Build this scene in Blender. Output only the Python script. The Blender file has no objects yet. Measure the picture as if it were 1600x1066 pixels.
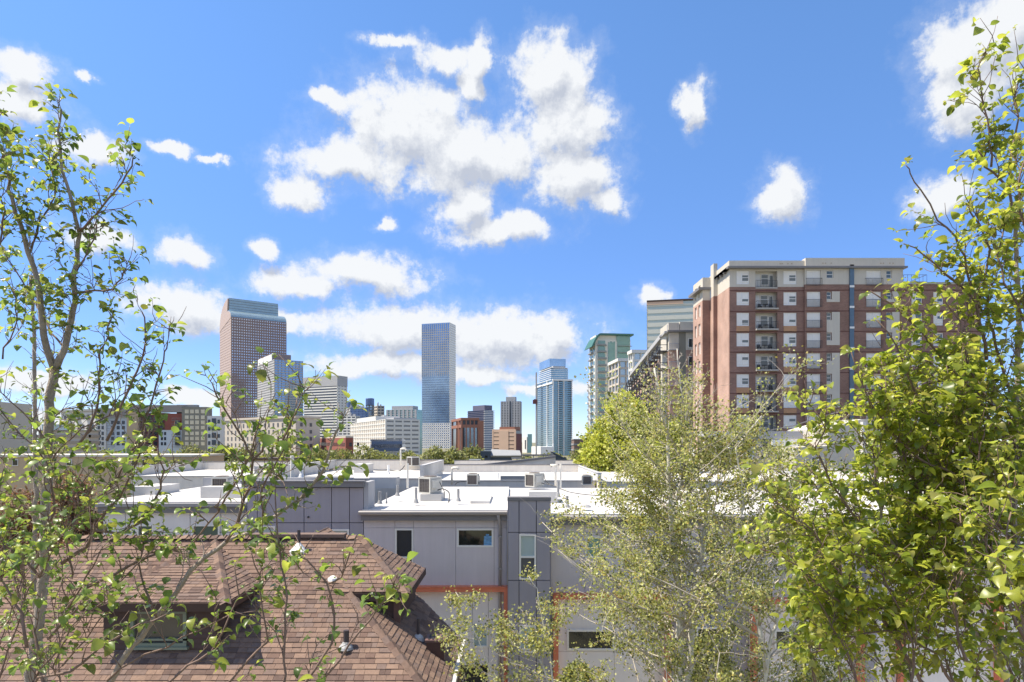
import bpy, math, random
import numpy as np
from mathutils import Vector, Matrix
from math import radians as R, sin, cos, pi, atan2, hypot

# ------------------------------------------------------------------ camera, world, sun
S = bpy.context.scene
COL = S.collection
HC = 11.5          # eye height
HY = 690.0         # row of the horizon in a 1600x1066 frame
F = 1000.0

cd = bpy.data.cameras.new('camera')
cam = bpy.data.objects.new('camera', cd); COL.objects.link(cam)
cam.location = (0, 0, HC); cam.rotation_euler = (R(90), 0, 0)
cd.sensor_width = 36; cd.lens = 36 * F / 1600
cd.shift_y = (HY - 533) / 1600
cd.clip_start = 0.1; cd.clip_end = 12000
S.camera = cam

SUN_TO = Vector((-1.0, 0.015, 0.0)).normalized()
SUN_EL = R(60)
sun_d = bpy.data.lights.new('sun', 'SUN'); sun_d.energy = 2.15; sun_d.angle = R(0.55); sun_d.color = (1.0, 0.95, 0.87)
sun = bpy.data.objects.new('sun', sun_d); COL.objects.link(sun)
to = Vector((SUN_TO.x * cos(SUN_EL), SUN_TO.y * cos(SUN_EL), sin(SUN_EL)))
sun.rotation_euler = to.to_track_quat('Z', 'Y').to_euler()
S.view_settings.view_transform = 'Standard'; S.view_settings.look = 'None'
S.view_settings.gamma = 1.0; S.view_settings.use_curve_mapping = False
S.view_settings.exposure = 1.90
S.view_settings.use_white_balance = True; S.view_settings.white_balance_temperature = 7200; S.view_settings.white_balance_tint = 9
S.cycles.max_bounces = 8; S.cycles.diffuse_bounces = 3; S.cycles.transparent_max_bounces = 8

W = bpy.data.worlds.new('World'); S.world = W; W.use_nodes = True
W.cycles.sampling_method = 'MANUAL'; W.cycles.sample_map_resolution = 512

def nn(nt, typ, **kw):
    n = nt.nodes.new(typ)
    for k, v in kw.items():
        if k == 'ins':
            for i, x in v.items():
                if hasattr(x, 'default_value') or hasattr(x, 'is_linked'): nt.links.new(x, n.inputs[i])
                else: n.inputs[i].default_value = x
        else: setattr(n, k, v)
    return n

def ae(px, py):
    u = (px - 800) / F; v = (HY - py) / F
    return atan2(u, 1), atan2(v, hypot(u, 1))

CLOUDS = [(640,205,125,92),(730,245,150,72),(545,258,120,46),(462,300,48,30),(860,118,70,72),(885,200,82,80),(900,275,78,55),
 (950,310,42,26),(695,95,58,30),(755,95,26,45),(738,135,36,30),(610,68,38,13),(520,160,50,16),(775,362,96,28),(826,350,40,26),(725,318,66,40),
 (600,350,22,13),(1085,168,27,42),(1222,308,50,50),(1540,70,120,100),(1500,150,75,66),(1590,20,90,80),(1475,310,66,38),
 (35,105,62,40),(25,150,72,50),(135,124,22,12),(140,230,62,32),(285,392,46,32),(418,383,28,17),(290,482,92,46),(150,372,66,30),
 (570,428,125,34),(470,442,90,27),(640,512,160,46),(790,530,150,58),(868,524,54,38),(610,572,160,24),(735,590,120,20),
 (840,612,70,12),(1015,464,30,24),(60,600,120,20),(300,622,70,15),(100,655,80,22),(270,236,38,12),(330,256,22,8),(450,505,70,24),(935,610,60,14)]

def cloud_group():
    g = bpy.data.node_groups.new('cloud_field', 'ShaderNodeTree')
    g.interface.new_socket('P', in_out='INPUT', socket_type='NodeSocketVector')
    g.interface.new_socket('D', in_out='OUTPUT', socket_type='NodeSocketFloat')
    gi = g.nodes.new('NodeGroupInput'); go = g.nodes.new('NodeGroupOutput')
    P0 = gi.outputs[0]
    # ragged warping of the outlines
    n1 = nn(g, 'ShaderNodeTexNoise', ins={0: P0, 'Scale': 13.0, 'Detail': 6.0, 'Roughness': 0.62})
    s1 = nn(g, 'ShaderNodeVectorMath', operation='SUBTRACT', ins={0: n1.outputs['Color'], 1: (0.5, 0.5, 0.5)})
    m1 = nn(g, 'ShaderNodeVectorMath', operation='MULTIPLY', ins={0: s1.outputs[0], 1: (0.085, 0.060, 0)})
    P = nn(g, 'ShaderNodeVectorMath', operation='ADD', ins={0: P0, 1: m1.outputs[0]}).outputs[0]
    cur = None
    for (x, y, rx, ry) in CLOUDS:
        a, e = ae(x, y); a2, _ = ae(x + rx, y); _, e2 = ae(x, y - ry)
        ia, ie = 1 / (a2 - a), 1 / (e2 - e)
        v = nn(g, 'ShaderNodeVectorMath', operation='MULTIPLY_ADD', ins={0: P, 1: (ia, ie, 0), 2: (-a * ia, -e * ie, 0)})
        l = nn(g, 'ShaderNodeVectorMath', operation='LENGTH', ins={0: v.outputs[0]}).outputs['Value']
        cur = l if cur is None else nn(g, 'ShaderNodeMath', operation='SMOOTH_MIN', ins={0: cur, 1: l, 2: 0.45}).outputs[0]
    inv = nn(g, 'ShaderNodeMath', operation='SUBTRACT', ins={0: 1.03, 1: cur}).outputs[0]
    # scattered clouds added out of view, cover raised to fill shaded walls
    sep = nn(g, 'ShaderNodeSeparateXYZ', ins={0: P0})
    aa = nn(g, 'ShaderNodeMath', operation='ABSOLUTE', ins={0: sep.outputs[0]}).outputs[0]
    m_a = nn(g, 'ShaderNodeMapRange', ins={0: aa, 1: 0.78, 2: 1.0}).outputs[0]
    m_e = nn(g, 'ShaderNodeMapRange', ins={0: sep.outputs[1], 1: 0.66, 2: 0.85}).outputs[0]
    mk = nn(g, 'ShaderNodeMath', operation='MAXIMUM', ins={0: m_a, 1: m_e}).outputs[0]
    gn = nn(g, 'ShaderNodeTexNoise', ins={0: P0, 'Scale': 3.0, 'Detail': 3.0}).outputs['Fac']
    gd = nn(g, 'ShaderNodeMapRange', ins={0: gn, 1: 0.40, 2: 0.62, 3: -1.0, 4: 1.0}).outputs[0]
    gg = nn(g, 'ShaderNodeMix', data_type='FLOAT', ins={0: mk, 2: -3.0, 3: gd}).outputs[0]
    D = nn(g, 'ShaderNodeMath', operation='MAXIMUM', ins={0: inv, 1: gg}).outputs[0]
    n2 = nn(g, 'ShaderNodeTexNoise', ins={0: P0, 'Scale': 23.0, 'Detail': 10.0, 'Roughness': 0.66, 'Distortion': 0.0}).outputs['Fac']
    f = nn(g, 'ShaderNodeMath', operation='MULTIPLY_ADD', ins={0: n2, 1: 1.7, 2: -0.84}).outputs[0]
    D = nn(g, 'ShaderNodeMath', operation='ADD', ins={0: D, 1: f}).outputs[0]
    g.links.new(D, go.inputs[0])
    return g

def build_world():
    nt = W.node_tree
    bg = nt.nodes['Background']
    sky = nn(nt, 'ShaderNodeTexSky', sky_type='NISHITA', sun_disc=False, sun_elevation=SUN_EL, sun_rotation=atan2(SUN_TO.x, SUN_TO.y),
             altitude=1600, air_density=0.9, dust_density=0.2, ozone_density=3.0)
    hs = nn(nt, 'ShaderNodeHueSaturation', ins={'Hue': 0.503, 'Saturation': 1.17, 'Value': 0.56, 'Color': sky.outputs[0]})
    hs0 = hs
    tc = nn(nt, 'ShaderNodeTexCoord')
    sp = nn(nt, 'ShaderNodeSeparateXYZ', ins={0: tc.outputs['Generated']})
    az = nn(nt, 'ShaderNodeMath', operation='ARCTAN2', ins={0: sp.outputs[0], 1: sp.outputs[1]}).outputs[0]
    el = nn(nt, 'ShaderNodeMath', operation='ARCSINE', ins={0: sp.outputs[2]}).outputs[0]
    P = nn(nt, 'ShaderNodeCombineXYZ', ins={0: az, 1: el}).outputs[0]
    Pl = nn(nt, 'ShaderNodeVectorMath', operation='ADD', ins={0: P, 1: (-0.008, 0.026, 0)}).outputs[0]
    g = cloud_group()
    lo = nn(nt, 'ShaderNodeMapRange', interpolation_type='SMOOTHSTEP', ins={0: el, 1: -0.05, 2: 0.62}).outputs[0]
    lt = nn(nt, 'ShaderNodeMix', data_type='RGBA', ins={0: lo, 6: (0.44, 0.48, 0.66, 1), 7: (1, 1, 1, 1)}).outputs[2]
    hs = nn(nt, 'ShaderNodeMix', data_type='RGBA', blend_type='MULTIPLY', ins={0: 1.0, 6: hs0.outputs[0], 7: lt})
    A = nn(nt, 'ShaderNodeGroup', node_tree=g, ins={0: P}).outputs[0]
    B = nn(nt, 'ShaderNodeGroup', node_tree=g, ins={0: Pl}).outputs[0]
    dens = nn(nt, 'ShaderNodeMapRange', interpolation_type='SMOOTHSTEP', ins={0: A, 1: -0.06, 2: 0.50}).outputs[0]
    veil = nn(nt, 'ShaderNodeMapRange', interpolation_type='SMOOTHSTEP', ins={0: A, 1: -0.42, 2: 0.25, 3: 0.0, 4: 0.16}).outputs[0]
    dens = nn(nt, 'ShaderNodeMath', operation='MAXIMUM', ins={0: dens, 1: veil}).outputs[0]
    # denser towards the light than here -> this spot sits in the cloud's own shade
    dif = nn(nt, 'ShaderNodeMath', operation='SUBTRACT', ins={0: B, 1: A}).outputs[0]
    thick = nn(nt, 'ShaderNodeMapRange', ins={0: B, 1: 0.1, 2: 1.3}).outputs[0]
    sh = nn(nt, 'ShaderNodeMath', operation='MULTIPLY_ADD', ins={0: dif, 1: 1.15, 2: 0.06}).outputs[0]
    sh = nn(nt, 'ShaderNodeMath', operation='MULTIPLY_ADD', ins={0: thick, 1: 0.62, 2: sh}, use_clamp=True).outputs[0]
    cc = nn(nt, 'ShaderNodeMix', data_type='RGBA', ins={0: sh, 6: CLOUD_LIT, 7: CLOUD_SHADE}).outputs[2]
    dens = nn(nt, 'ShaderNodeMath', operation='MULTIPLY', ins={0: dens, 1: 0.97}).outputs[0]
    mx = nn(nt, 'ShaderNodeMix', data_type='RGBA', ins={0: dens, 6: hs.outputs[2], 7: cc}).outputs[2]
    nt.links.new(mx, bg.inputs[0]); bg.inputs[1].default_value = SKY_STRENGTH
SKY_STRENGTH = 0.15
CLOUD_LIT = (1.60, 1.72, 1.93, 1)
CLOUD_SHADE = (0.96, 1.09, 1.38, 1)
build_world()

# ------------------------------------------------------------------ helpers
def P(px, py, Y): return Vector(((px - 800) / F * Y, Y, HC + (HY - py) / F * Y))
def XX(px, Y): return (px - 800) / F * Y
def ZZ(py, Y): return HC + (HY - py) / F * Y

MATS = {}
def mat(name, col, rough=0.8, metal=0.0, spec=0.5, var=0.12, vscale=2.0, bump=0.0, bscale=40.0, streak=0.0, coat=0.0):
    if name in MATS: return MATS[name]
    m = bpy.data.materials.new(name); m.use_nodes = True; nt = m.node_tree
    b = nt.nodes['Principled BSDF']
    b.inputs['Roughness'].default_value = rough; b.inputs['Metallic'].default_value = metal
    b.inputs['Specular IOR Level'].default_value = spec; b.inputs['Coat Weight'].default_value = coat
    c = (col[0], col[1], col[2], 1)
    if var > 0:
        geo = nn(nt, 'ShaderNodeNewGeometry')
        n = nn(nt, 'ShaderNodeTexNoise', ins={0: geo.outputs['Position'], 'Scale': vscale, 'Detail': 5.0, 'Roughness': 0.6}).outputs['Fac']
        f = nn(nt, 'ShaderNodeMapRange', ins={0: n, 1: 0.25, 2: 0.75, 3: 1 - var, 4: 1 + var}).outputs[0]
        if streak > 0:
            mp = nn(nt, 'ShaderNodeVectorMath', operation='MULTIPLY', ins={0: geo.outputs['Position'], 1: (3.0, 3.0, 0.18)}).outputs[0]
            n2 = nn(nt, 'ShaderNodeTexNoise', ins={0: mp, 'Scale': 1.5, 'Detail': 6.0, 'Roughness': 0.65}).outputs['Fac']
            f2 = nn(nt, 'ShaderNodeMapRange', ins={0: n2, 1: 0.3, 2: 0.7, 3: 1 - streak, 4: 1 + streak * 0.5}).outputs[0]
            f = nn(nt, 'ShaderNodeMath', operation='MULTIPLY', ins={0: f, 1: f2}).outputs[0]
        v = nn(nt, 'ShaderNodeVectorMath', operation='SCALE', ins={0: c[:3], 'Scale': f}).outputs[0]
        nt.links.new(v, b.inputs['Base Color'])
    else: b.inputs['Base Color'].default_value = c
    if bump > 0:
        geo = nn(nt, 'ShaderNodeNewGeometry')
        n = nn(nt, 'ShaderNodeTexNoise', ins={0: geo.outputs['Position'], 'Scale': bscale, 'Detail': 4.0}).outputs['Fac']
        bp = nn(nt, 'ShaderNodeBump', ins={'Strength': bump, 'Distance': 0.02, 'Height': n})
        nt.links.new(bp.outputs[0], b.inputs['Normal'])
    MATS[name] = m
    return m

def brick_mat(name, c1, c2, mortar, ax=0, sc=1.0):
    """real-size brick courses; ax: which horizontal axis runs along the wall"""
    m = bpy.data.materials.new(name); m.use_nodes = True; nt = m.node_tree; b = nt.nodes['Principled BSDF']
    geo = nn(nt, 'ShaderNodeNewGeometry'); sp = nn(nt, 'ShaderNodeSeparateXYZ', ins={0: geo.outputs['Position']})
    cb = nn(nt, 'ShaderNodeCombineXYZ', ins={0: sp.outputs[ax], 1: sp.outputs[2]})
    br = nn(nt, 'ShaderNodeTexBrick', ins={0: cb.outputs[0], 'Color1': (*c1, 1), 'Color2': (*c2, 1), 'Mortar': (*mortar, 1), 'Scale': 1.0 * sc,
            'Mortar Size': 0.012, 'Bias': 0.0, 'Brick Width': 0.40, 'Row Height': 0.13})
    n = nn(nt, 'ShaderNodeTexNoise', ins={0: geo.outputs['Position'], 'Scale': 0.35, 'Detail': 5.0}).outputs['Fac']
    f = nn(nt, 'ShaderNodeMapRange', ins={0: n, 1: 0.3, 2: 0.7, 3: 0.80, 4: 1.16}).outputs[0]
    v = nn(nt, 'ShaderNodeVectorMath', operation='SCALE', ins={0: br.outputs[0], 'Scale': f}).outputs[0]
    nt.links.new(v, b.inputs['Base Color']); b.inputs['Roughness'].default_value = 0.9
    MATS[name] = m; return m

class Fr:
    """a wall's own axes: u along it, n out of it, v up"""
    def __init__(s, o, ang, left=False):
        s.o = Vector(o)
        if left: s.U = Vector((-sin(ang), cos(ang), 0)); s.N = Vector((-cos(ang), -sin(ang), 0))
        else: s.U = Vector((cos(ang), sin(ang), 0)); s.N = Vector((sin(ang), -cos(ang), 0))
        s.flip = s.U.cross(s.N).z < 0
    def at(s, u, n, v): return s.o + s.U * u + s.N * n + Vector((0, 0, v))
IDF = Fr((0, 0, 0), 0); IDF.U = Vector((1, 0, 0)); IDF.N = Vector((0, 1, 0)); IDF.flip = False

LOC = {}
class MB:
    def __init__(s, fr=None): s.v = []; s.f = []; s.m = []; s.fr = fr or IDF; s.mi = 0
    def box(s, u0, u1, n0, n1, v0, v1, fr=None):
        fr = fr or s.fr; b = len(s.v)
        if u0 > u1: u0, u1 = u1, u0
        if n0 > n1: n0, n1 = n1, n0
        if v0 > v1: v0, v1 = v1, v0
        for z in (v0, v1):
            for (x, y) in ((u0, n0), (u1, n0), (u1, n1), (u0, n1)): s.v.append(fr.at(x, y, z))
        fs = [(0, 3, 2, 1), (4, 5, 6, 7), (0, 1, 5, 4), (1, 2, 6, 5), (2, 3, 7, 6), (3, 0, 4, 7)]
        for f in fs:
            if fr.flip: f = f[::-1]
            s.f.append(tuple(b + i for i in f)); s.m.append(s.mi)
        return s
    def poly(s, pts):
        b = len(s.v); s.v += [Vector(p) for p in pts]; s.f.append(tuple(range(b, b + len(pts)))); s.m.append(s.mi); return s
    def prism(s, pts, off):
        """closed solid: polygon pts swept by the vector off"""
        b = len(s.v); n = len(pts); off = Vector(off)
        s.v += [Vector(p) for p in pts] + [Vector(p) + off for p in pts]
        nrm = Vector((0, 0, 0))
        for i in range(n): nrm += Vector(pts[i]).cross(Vector(pts[(i + 1) % n]))
        inv = nrm.dot(off) > 0
        fs = [tuple(range(n)), tuple(range(2 * n - 1, n - 1, -1))] + [(i, i + n, (i + 1) % n + n, (i + 1) % n) for i in range(n)]
        for f in fs: s.f.append(tuple(b + i for i in (f[::-1] if inv else f))); s.m.append(s.mi)
        return s
    def tube(s, pts, rad, k=8, cap=True):
        pts = [Vector(p) for p in pts]; b = len(s.v); n = len(pts)
        if not hasattr(rad, '__len__'): rad = [rad] * n
        ref = Vector((0.31, 0.17, 0.93)).normalized()
        for i, p in enumerate(pts):
            d = (pts[min(i + 1, n - 1)] - pts[max(i - 1, 0)])
            if d.length < 1e-9: d = Vector((0, 0, 1))
            d.normalize(); a = d.cross(ref)
            if a.length < 0.05: a = d.cross(Vector((1, 0, 0)))
            a.normalize(); c = d.cross(a)
            for j in range(k):
                t = 2 * pi * j / k; s.v.append(p + (a * cos(t) + c * sin(t)) * rad[i])
        for i in range(n - 1):
            for j in range(k):
                s.f.append((b + i * k + j, b + i * k + (j + 1) % k, b + (i + 1) * k + (j + 1) % k, b + (i + 1) * k + j)); s.m.append(s.mi)
        if cap:
            s.f.append(tuple(b + j for j in range(k))[::-1]); s.f.append(tuple(b + (n - 1) * k + j for j in range(k))); s.m += [s.mi] * 2
        return s
    def disc_stack(s, c, prof, k=16):
        """lathe about a vertical axis; prof = [(r, z), ...]"""
        b = len(s.v)
        for r, z in prof:
            for j in range(k): s.v.append(Vector((c[0] + r * cos(2 * pi * j / k), c[1] + r * sin(2 * pi * j / k), c[2] + z)))
        for i in range(len(prof) - 1):
            for j in range(k):
                s.f.append((b + i * k + j, b + i * k + (j + 1) % k, b + (i + 1) * k + (j + 1) % k, b + (i + 1) * k + j)); s.m.append(s.mi)
        n = len(prof)
        s.f.append(tuple(b + j for j in range(k))[::-1]); s.f.append(tuple(b + (n - 1) * k + j for j in range(k))); s.m += [s.mi] * 2
        return s
    def holed(s, u0, u1, v0, v1, holes, n0, n1, fr=None):
        """wall slab from n0 to n1 with rectangular openings cut through"""
        fr = fr or s.fr
        us = sorted({u0, u1} | {min(max(x, u0), u1) for h in holes for x in h[:2]})
        vs = sorted({v0, v1} | {min(max(x, v0), v1) for h in holes for x in h[2:]})
        us = [x for i, x in enumerate(us) if i == 0 or x - us[i - 1] > 1e-5]; vs = [x for i, x in enumerate(vs) if i == 0 or x - vs[i - 1] > 1e-5]
        def solid(i, j):
            if i < 0 or j < 0 or i >= len(us) - 1 or j >= len(vs) - 1: return False
            cu, cv = (us[i] + us[i + 1]) / 2, (vs[j] + vs[j + 1]) / 2
            return not any(h[0] < cu < h[1] and h[2] < cv < h[3] for h in holes)
        def q(a, b_, c, d):
            k = len(s.v); s.v += [fr.at(*a), fr.at(*b_), fr.at(*c), fr.at(*d)]
            s.f.append((k, k + 1, k + 2, k + 3) if fr.flip else (k + 3, k + 2, k + 1, k)); s.m.append(s.mi)
        for i in range(len(us) - 1):
            for j in range(len(vs) - 1):
                if not solid(i, j): continue
                a, b_, c, d = us[i], us[i + 1], vs[j], vs[j + 1]
                q((a, n1, c), (b_, n1, c), (b_, n1, d), (a, n1, d))
                q((b_, n0, c), (a, n0, c), (a, n0, d), (b_, n0, d))
                if not solid(i - 1, j): q((a, n0, c), (a, n1, c), (a, n1, d), (a, n0, d))
                if not solid(i + 1, j): q((b_, n1, c), (b_, n0, c), (b_, n0, d), (b_, n1, d))
                if not solid(i, j - 1): q((a, n0, c), (b_, n0, c), (b_, n1, c), (a, n1, c))
                if not solid(i, j + 1): q((a, n1, d), (b_, n1, d), (b_, n0, d), (a, n0, d))
        return s
    def build(s, name, m, parent=None, kind=None, smooth=False, label=None):
        if not s.v: return None
        off = LOC.get(parent.name, Vector((0, 0, 0))) if parent else Vector((0, 0, 0))
        me = bpy.data.meshes.new(name)
        me.from_pydata([tuple(v - off) for v in s.v], [], s.f)
        for mm in (m if isinstance(m, (list, tuple)) else [m]): me.materials.append(mm)
        if any(s.m): me.polygons.foreach_set('material_index', s.m)
        if smooth: me.polygons.foreach_set('use_smooth', [True] * len(s.f))
        me.update()
        return link(name, me, parent, kind, label)

def link(name, me, parent=None, kind=None, label=None):
    o = bpy.data.objects.new(name, me); COL.objects.link(o)
    if parent: o.parent = parent; LOC[o.name] = LOC.get(parent.name, Vector((0, 0, 0)))
    if kind: o['kind'] = kind
    if label: o['label'] = label
    return o

def thing(name, label, cat, loc=(0, 0, 0), group=None):
    o = bpy.data.objects.new(name, None); COL.objects.link(o); o.location = loc; o.empty_display_size = 0.2
    o['label'] = label; o['category'] = cat
    if group: o['group'] = group
    LOC[o.name] = Vector(loc)
    return o
def tag(o, label, cat, group=None):
    o['label'] = label; o['category'] = cat
    if group: o['group'] = group
    return o
def kids(o): return CH.get(o.name, [])
def copy_tree(o, parent=None):
    c = o.copy(); COL.objects.link(c)
    if parent: c.parent = parent
    for ch in list(o.children): copy_tree(ch, c)
    return c
def raw_mesh(name, V, Fc, mi, mats, smooth=False):
    """V (n,3), Fc (m,k) arrays"""
    me = bpy.data.meshes.new(name)
    n, (m_, k) = len(V), Fc.shape
    me.vertices.add(n); me.vertices.foreach_set('co', np.asarray(V, dtype=np.float32).ravel())
    me.loops.add(m_ * k); me.loops.foreach_set('vertex_index', Fc.astype(np.int32).ravel())
    me.polygons.add(m_); me.polygons.foreach_set('loop_start', np.arange(0, m_ * k, k, dtype=np.int32))
    me.polygons.foreach_set('loop_total', np.full(m_, k, dtype=np.int32))
    for x in mats: me.materials.append(x)
    me.polygons.foreach_set('material_index', np.asarray(mi, dtype=np.int32))
    if smooth: me.polygons.foreach_set('use_smooth', np.ones(m_, dtype=bool))
    me.update(calc_edges=True); me.validate()
    return me

# ------------------------------------------------------------------ materials
white_mem = mat('white_roof_membrane', (0.56, 0.54, 0.51), 0.6, var=0.20, vscale=0.55, bump=0.15, bscale=3)
grey_blue = mat('blue_grey_panel', (0.36, 0.335, 0.355), 0.75, var=0.05, vscale=0.8, streak=0.06, bump=0.05, bscale=60)
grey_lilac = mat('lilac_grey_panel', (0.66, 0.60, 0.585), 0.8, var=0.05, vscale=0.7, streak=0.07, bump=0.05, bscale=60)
pale_lilac = mat('pale_lilac_panel', (0.82, 0.765, 0.72), 0.8, var=0.04, vscale=0.7, streak=0.06)
joint_dark = mat('dark_joint', (0.10, 0.10, 0.12), 0.9, var=0)
trim_grey = mat('grey_metal_trim', (0.20, 0.19, 0.19), 0.5, var=0.06, vscale=1)
gutter_m = mat('gutter_metal', (0.33, 0.31, 0.30), 0.45, var=0.08, vscale=1)
win_frame = mat('pale_window_frame', (0.84, 0.81, 0.73), 0.5, var=0.0)
white_paint = mat('white_paint', (0.78, 0.78, 0.76), 0.5, var=0.03)
blind_m = mat('pale_blind', (0.42, 0.52, 0.50), 0.35, var=0.05, spec=0.8)
glass_dark = mat('dark_glass', (0.02, 0.024, 0.024), 0.06, var=0.0, spec=0.9)
screen_m = mat('insect_screen', (0.035, 0.035, 0.035), 0.7, var=0.0)
orange_m = mat('orange_paint', (0.72, 0.21, 0.11), 0.55, var=0.08, vscale=3)
concrete = mat('concrete', (0.42, 0.41, 0.39), 0.9, var=0.12, vscale=1.0, bump=0.2, bscale=20)
asphalt = mat('asphalt', (0.055, 0.055, 0.055), 0.95, var=0.2, vscale=0.5, bump=0.2)
ac_metal = mat('beige_ac_metal', (0.50, 0.49, 0.45), 0.5, var=0.08, vscale=3)
ac_grille = mat('dark_coil_grille', (0.12, 0.095, 0.08), 0.6, var=0.2, vscale=12)
pvc = mat('cream_plastic_pipe', (0.74, 0.70, 0.62), 0.5, var=0.05)
lead = mat('grey_vent_metal', (0.33, 0.33, 0.33), 0.5, var=0.15, vscale=6)
rubber = mat('black_cable', (0.03, 0.03, 0.03), 0.6, var=0)
brown_trim = mat('dark_brown_trim', (0.060, 0.032, 0.024), 0.7, var=0.1, vscale=4)
brown_siding = mat('brown_siding', (0.085, 0.048, 0.038), 0.75, var=0.12, vscale=5)
green_frame = mat('sage_window_frame', (0.20, 0.23, 0.17), 0.6, var=0.05)
# ------------------------------------------------------------------ the ground
gm = mat('ground_soil_grass', (0.17, 0.16, 0.10), 0.95, var=0.35, vscale=0.15, bump=0.3, bscale=5)
g = MB(); g.box(-4000, 4000, -600, 6000, -0.5, 0.0); g.build('ground', gm, kind='structure')
g = MB(); g.box(-12, 60, 17.6, 20.9, -0.4, 0.02); g.build('alley_pavement', concrete, kind='structure')
g = MB(); g.box(-200, 250, 62, 72, -0.4, 0.02); g.build('road', asphalt, kind='structure')
g = MB(); g.box(-200, 250, 60.2, 62, -0.4, 0.14); g.box(-200, 250, 72, 74, -0.4, 0.14); g.build('pavement', concrete, kind='structure')

# ------------------------------------------------------------------ the skyline
def solve(o, d, px):
    """length t so that o + t d falls on picture column px"""
    k = (px - 800) / F
    return (o.x - k * o.y) / (k * d.y - d.x)

class Tower:
    def __init__(s, name, label, cat, xc, Y, th, xr, xl, ytop, group=None, depthL=None):
        th = R(th); s.th = th; s.Y = Y
        s.o = Vector((XX(xc, Y), Y, 0))
        s.R = Fr(s.o, th); s.L = Fr(s.o, th, True)
        s.wR = solve(s.o, s.R.U, xr) if xr is not None else 30
        s.wL = depthL if depthL else solve(s.o, s.L.U, xl)
        s.h = ZZ(ytop, Y)
        s.t = thing(name, label, cat, s.o, group)
        s.opp = Fr(s.o + s.R.U * s.wR, th, True); s.opp.N = -s.opp.N; s.opp.flip = not s.opp.flip
        s.bak = Fr(s.o + s.L.U * s.wL, th); s.bak.N = -s.bak.N; s.bak.flip = not s.bak.flip
    def z(s, py): return ZZ(py, s.Y)
    def core(s, m, name='wall', z0=0, z1=None, ins=0.0, kind=None):
        b = MB(s.R); b.box(ins, s.wR - ins, -s.wL + ins, -ins, z0, s.h if z1 is None else z1); return b.build(name, m, s.t)
    def faces(s, both=True):
        f = [(s.R, s.wR), (s.L, s.wL)]
        return f + [(s.opp, s.wL), (s.bak, s.wR)] if both else f
    def bands(s, m, z0, z1, n, frac=0.45, d=0.4, name='spandrel', faces=None):
        b = MB(); st = (z1 - z0) / n
        for fr, w in (faces or s.faces()):
            for i in range(n + 1):
                zc = z0 + i * st; b.box(-d, w + d, 0.0, d, max(z0, zc - st * frac / 2), min(z1, zc + st * frac / 2), fr)
        return b.build(name, m, s.t, kind='stuff')
    def piers(s, m, z0, z1, step, frac=0.35, d=0.32, name='pier', faces=None):
        b = MB()
        for fr, w in (faces or s.faces()):
            n = max(2, round(w / step)); st = w / n
            for i in range(n + 1):
                c = i * st; b.box(max(-d, c - st * frac / 2), min(w + d, c + st * frac / 2), 0.0, d, z0, z1, fr)
        return b.build(name, m, s.t, kind='stuff')
    def roofkit(s, m, n=4, seed=1):
        r_ = random.Random(seed)
        for i in range(n):
            w_, d_, h_ = s.wR * r_.uniform(.08, .22), s.wL * r_.uniform(.08, .2), r_.uniform(1.5, 4); u_, v_ = r_.uniform(.1, .75), r_.uniform(.1, .75)
            b = MB(s.R); b.box(s.wR * u_, s.wR * u_ + w_, -s.wL * v_ - d_, -s.wL * v_, s.h, s.h + h_); b.build('rooftop_unit', m, s.t)
    def block(s, m, xr0, xr1, dep0, dep1, z0, z1, name='penthouse'):
        """fractions of the two widths"""
        b = MB(s.R); b.box(s.wR * xr0, s.wR * xr1, -s.wL * dep1, -s.wL * dep0, z0, z1); return b.build(name, m, s.t)

def glass(name, c, rough=0.12, metal=0.75, var=0.22, vs=0.05): return mat(name, c, rough, metal=metal, var=var, vscale=vs)  # noise tone in the glass colour imitates uneven reflections
g_pale = glass('pale_sky_glass', (0.62, 0.66, 0.72))
g_blue = glass('blue_curtain_glass', (0.23, 0.35, 0.50), 0.15)
g_mid = glass('light_blue_glass', (0.34, 0.46, 0.57), 0.2)
g_navy = glass('navy_glass', (0.10, 0.14, 0.24), 0.2, 0.6)
g_dark = glass('charcoal_glass', (0.06, 0.07, 0.09), 0.2, 0.4)
g_teal = glass('teal_glass', (0.20, 0.34, 0.34), 0.2, 0.5)
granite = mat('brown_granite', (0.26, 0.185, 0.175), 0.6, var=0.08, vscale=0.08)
cop_glass = mat('blue_green_roof_glass', (0.30, 0.41, 0.46), 0.3, metal=0.5, var=0.1, vscale=0.1)
cream = mat('cream_stone', (0.55, 0.49, 0.42), 0.85, var=0.06, vscale=0.1)
whitec = mat('white_concrete', (0.66, 0.65, 0.62), 0.8, var=0.05, vscale=0.1)
marble = mat('white_marble', (0.82, 0.81, 0.80), 0.5, var=0.03, vscale=0.1)
lgrey = mat('light_grey_concrete', (0.40, 0.40, 0.41), 0.85, var=0.06, vscale=0.1)
mgrey = mat('mid_grey_concrete', (0.26, 0.27, 0.28), 0.85, var=0.08, vscale=0.1)
rust = mat('red_brown_stone', (0.30, 0.135, 0.095), 0.8, var=0.08, vscale=0.1)
peach = mat('peach_stone', (0.60, 0.42, 0.31), 0.85, var=0.06, vscale=0.1)
maroon = mat('maroon_panel', (0.16, 0.055, 0.055), 0.8, var=0.08)
redbrick_far = mat('red_brick_far', (0.26, 0.085, 0.065), 0.9, var=0.1, vscale=0.4)
olive = mat('olive_stucco', (0.235, 0.225, 0.19), 0.9, var=0.06, vscale=0.3)
stone_t = mat('tan_concrete', (0.36, 0.30, 0.24), 0.9, var=0.08, vscale=0.3)
tan = mat('tan_stucco', (0.50, 0.38, 0.25), 0.9, var=0.05, vscale=0.3)
palebl = mat('pale_blue_stucco', (0.55, 0.62, 0.68), 0.9, var=0.04, vscale=0.3)

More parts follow.
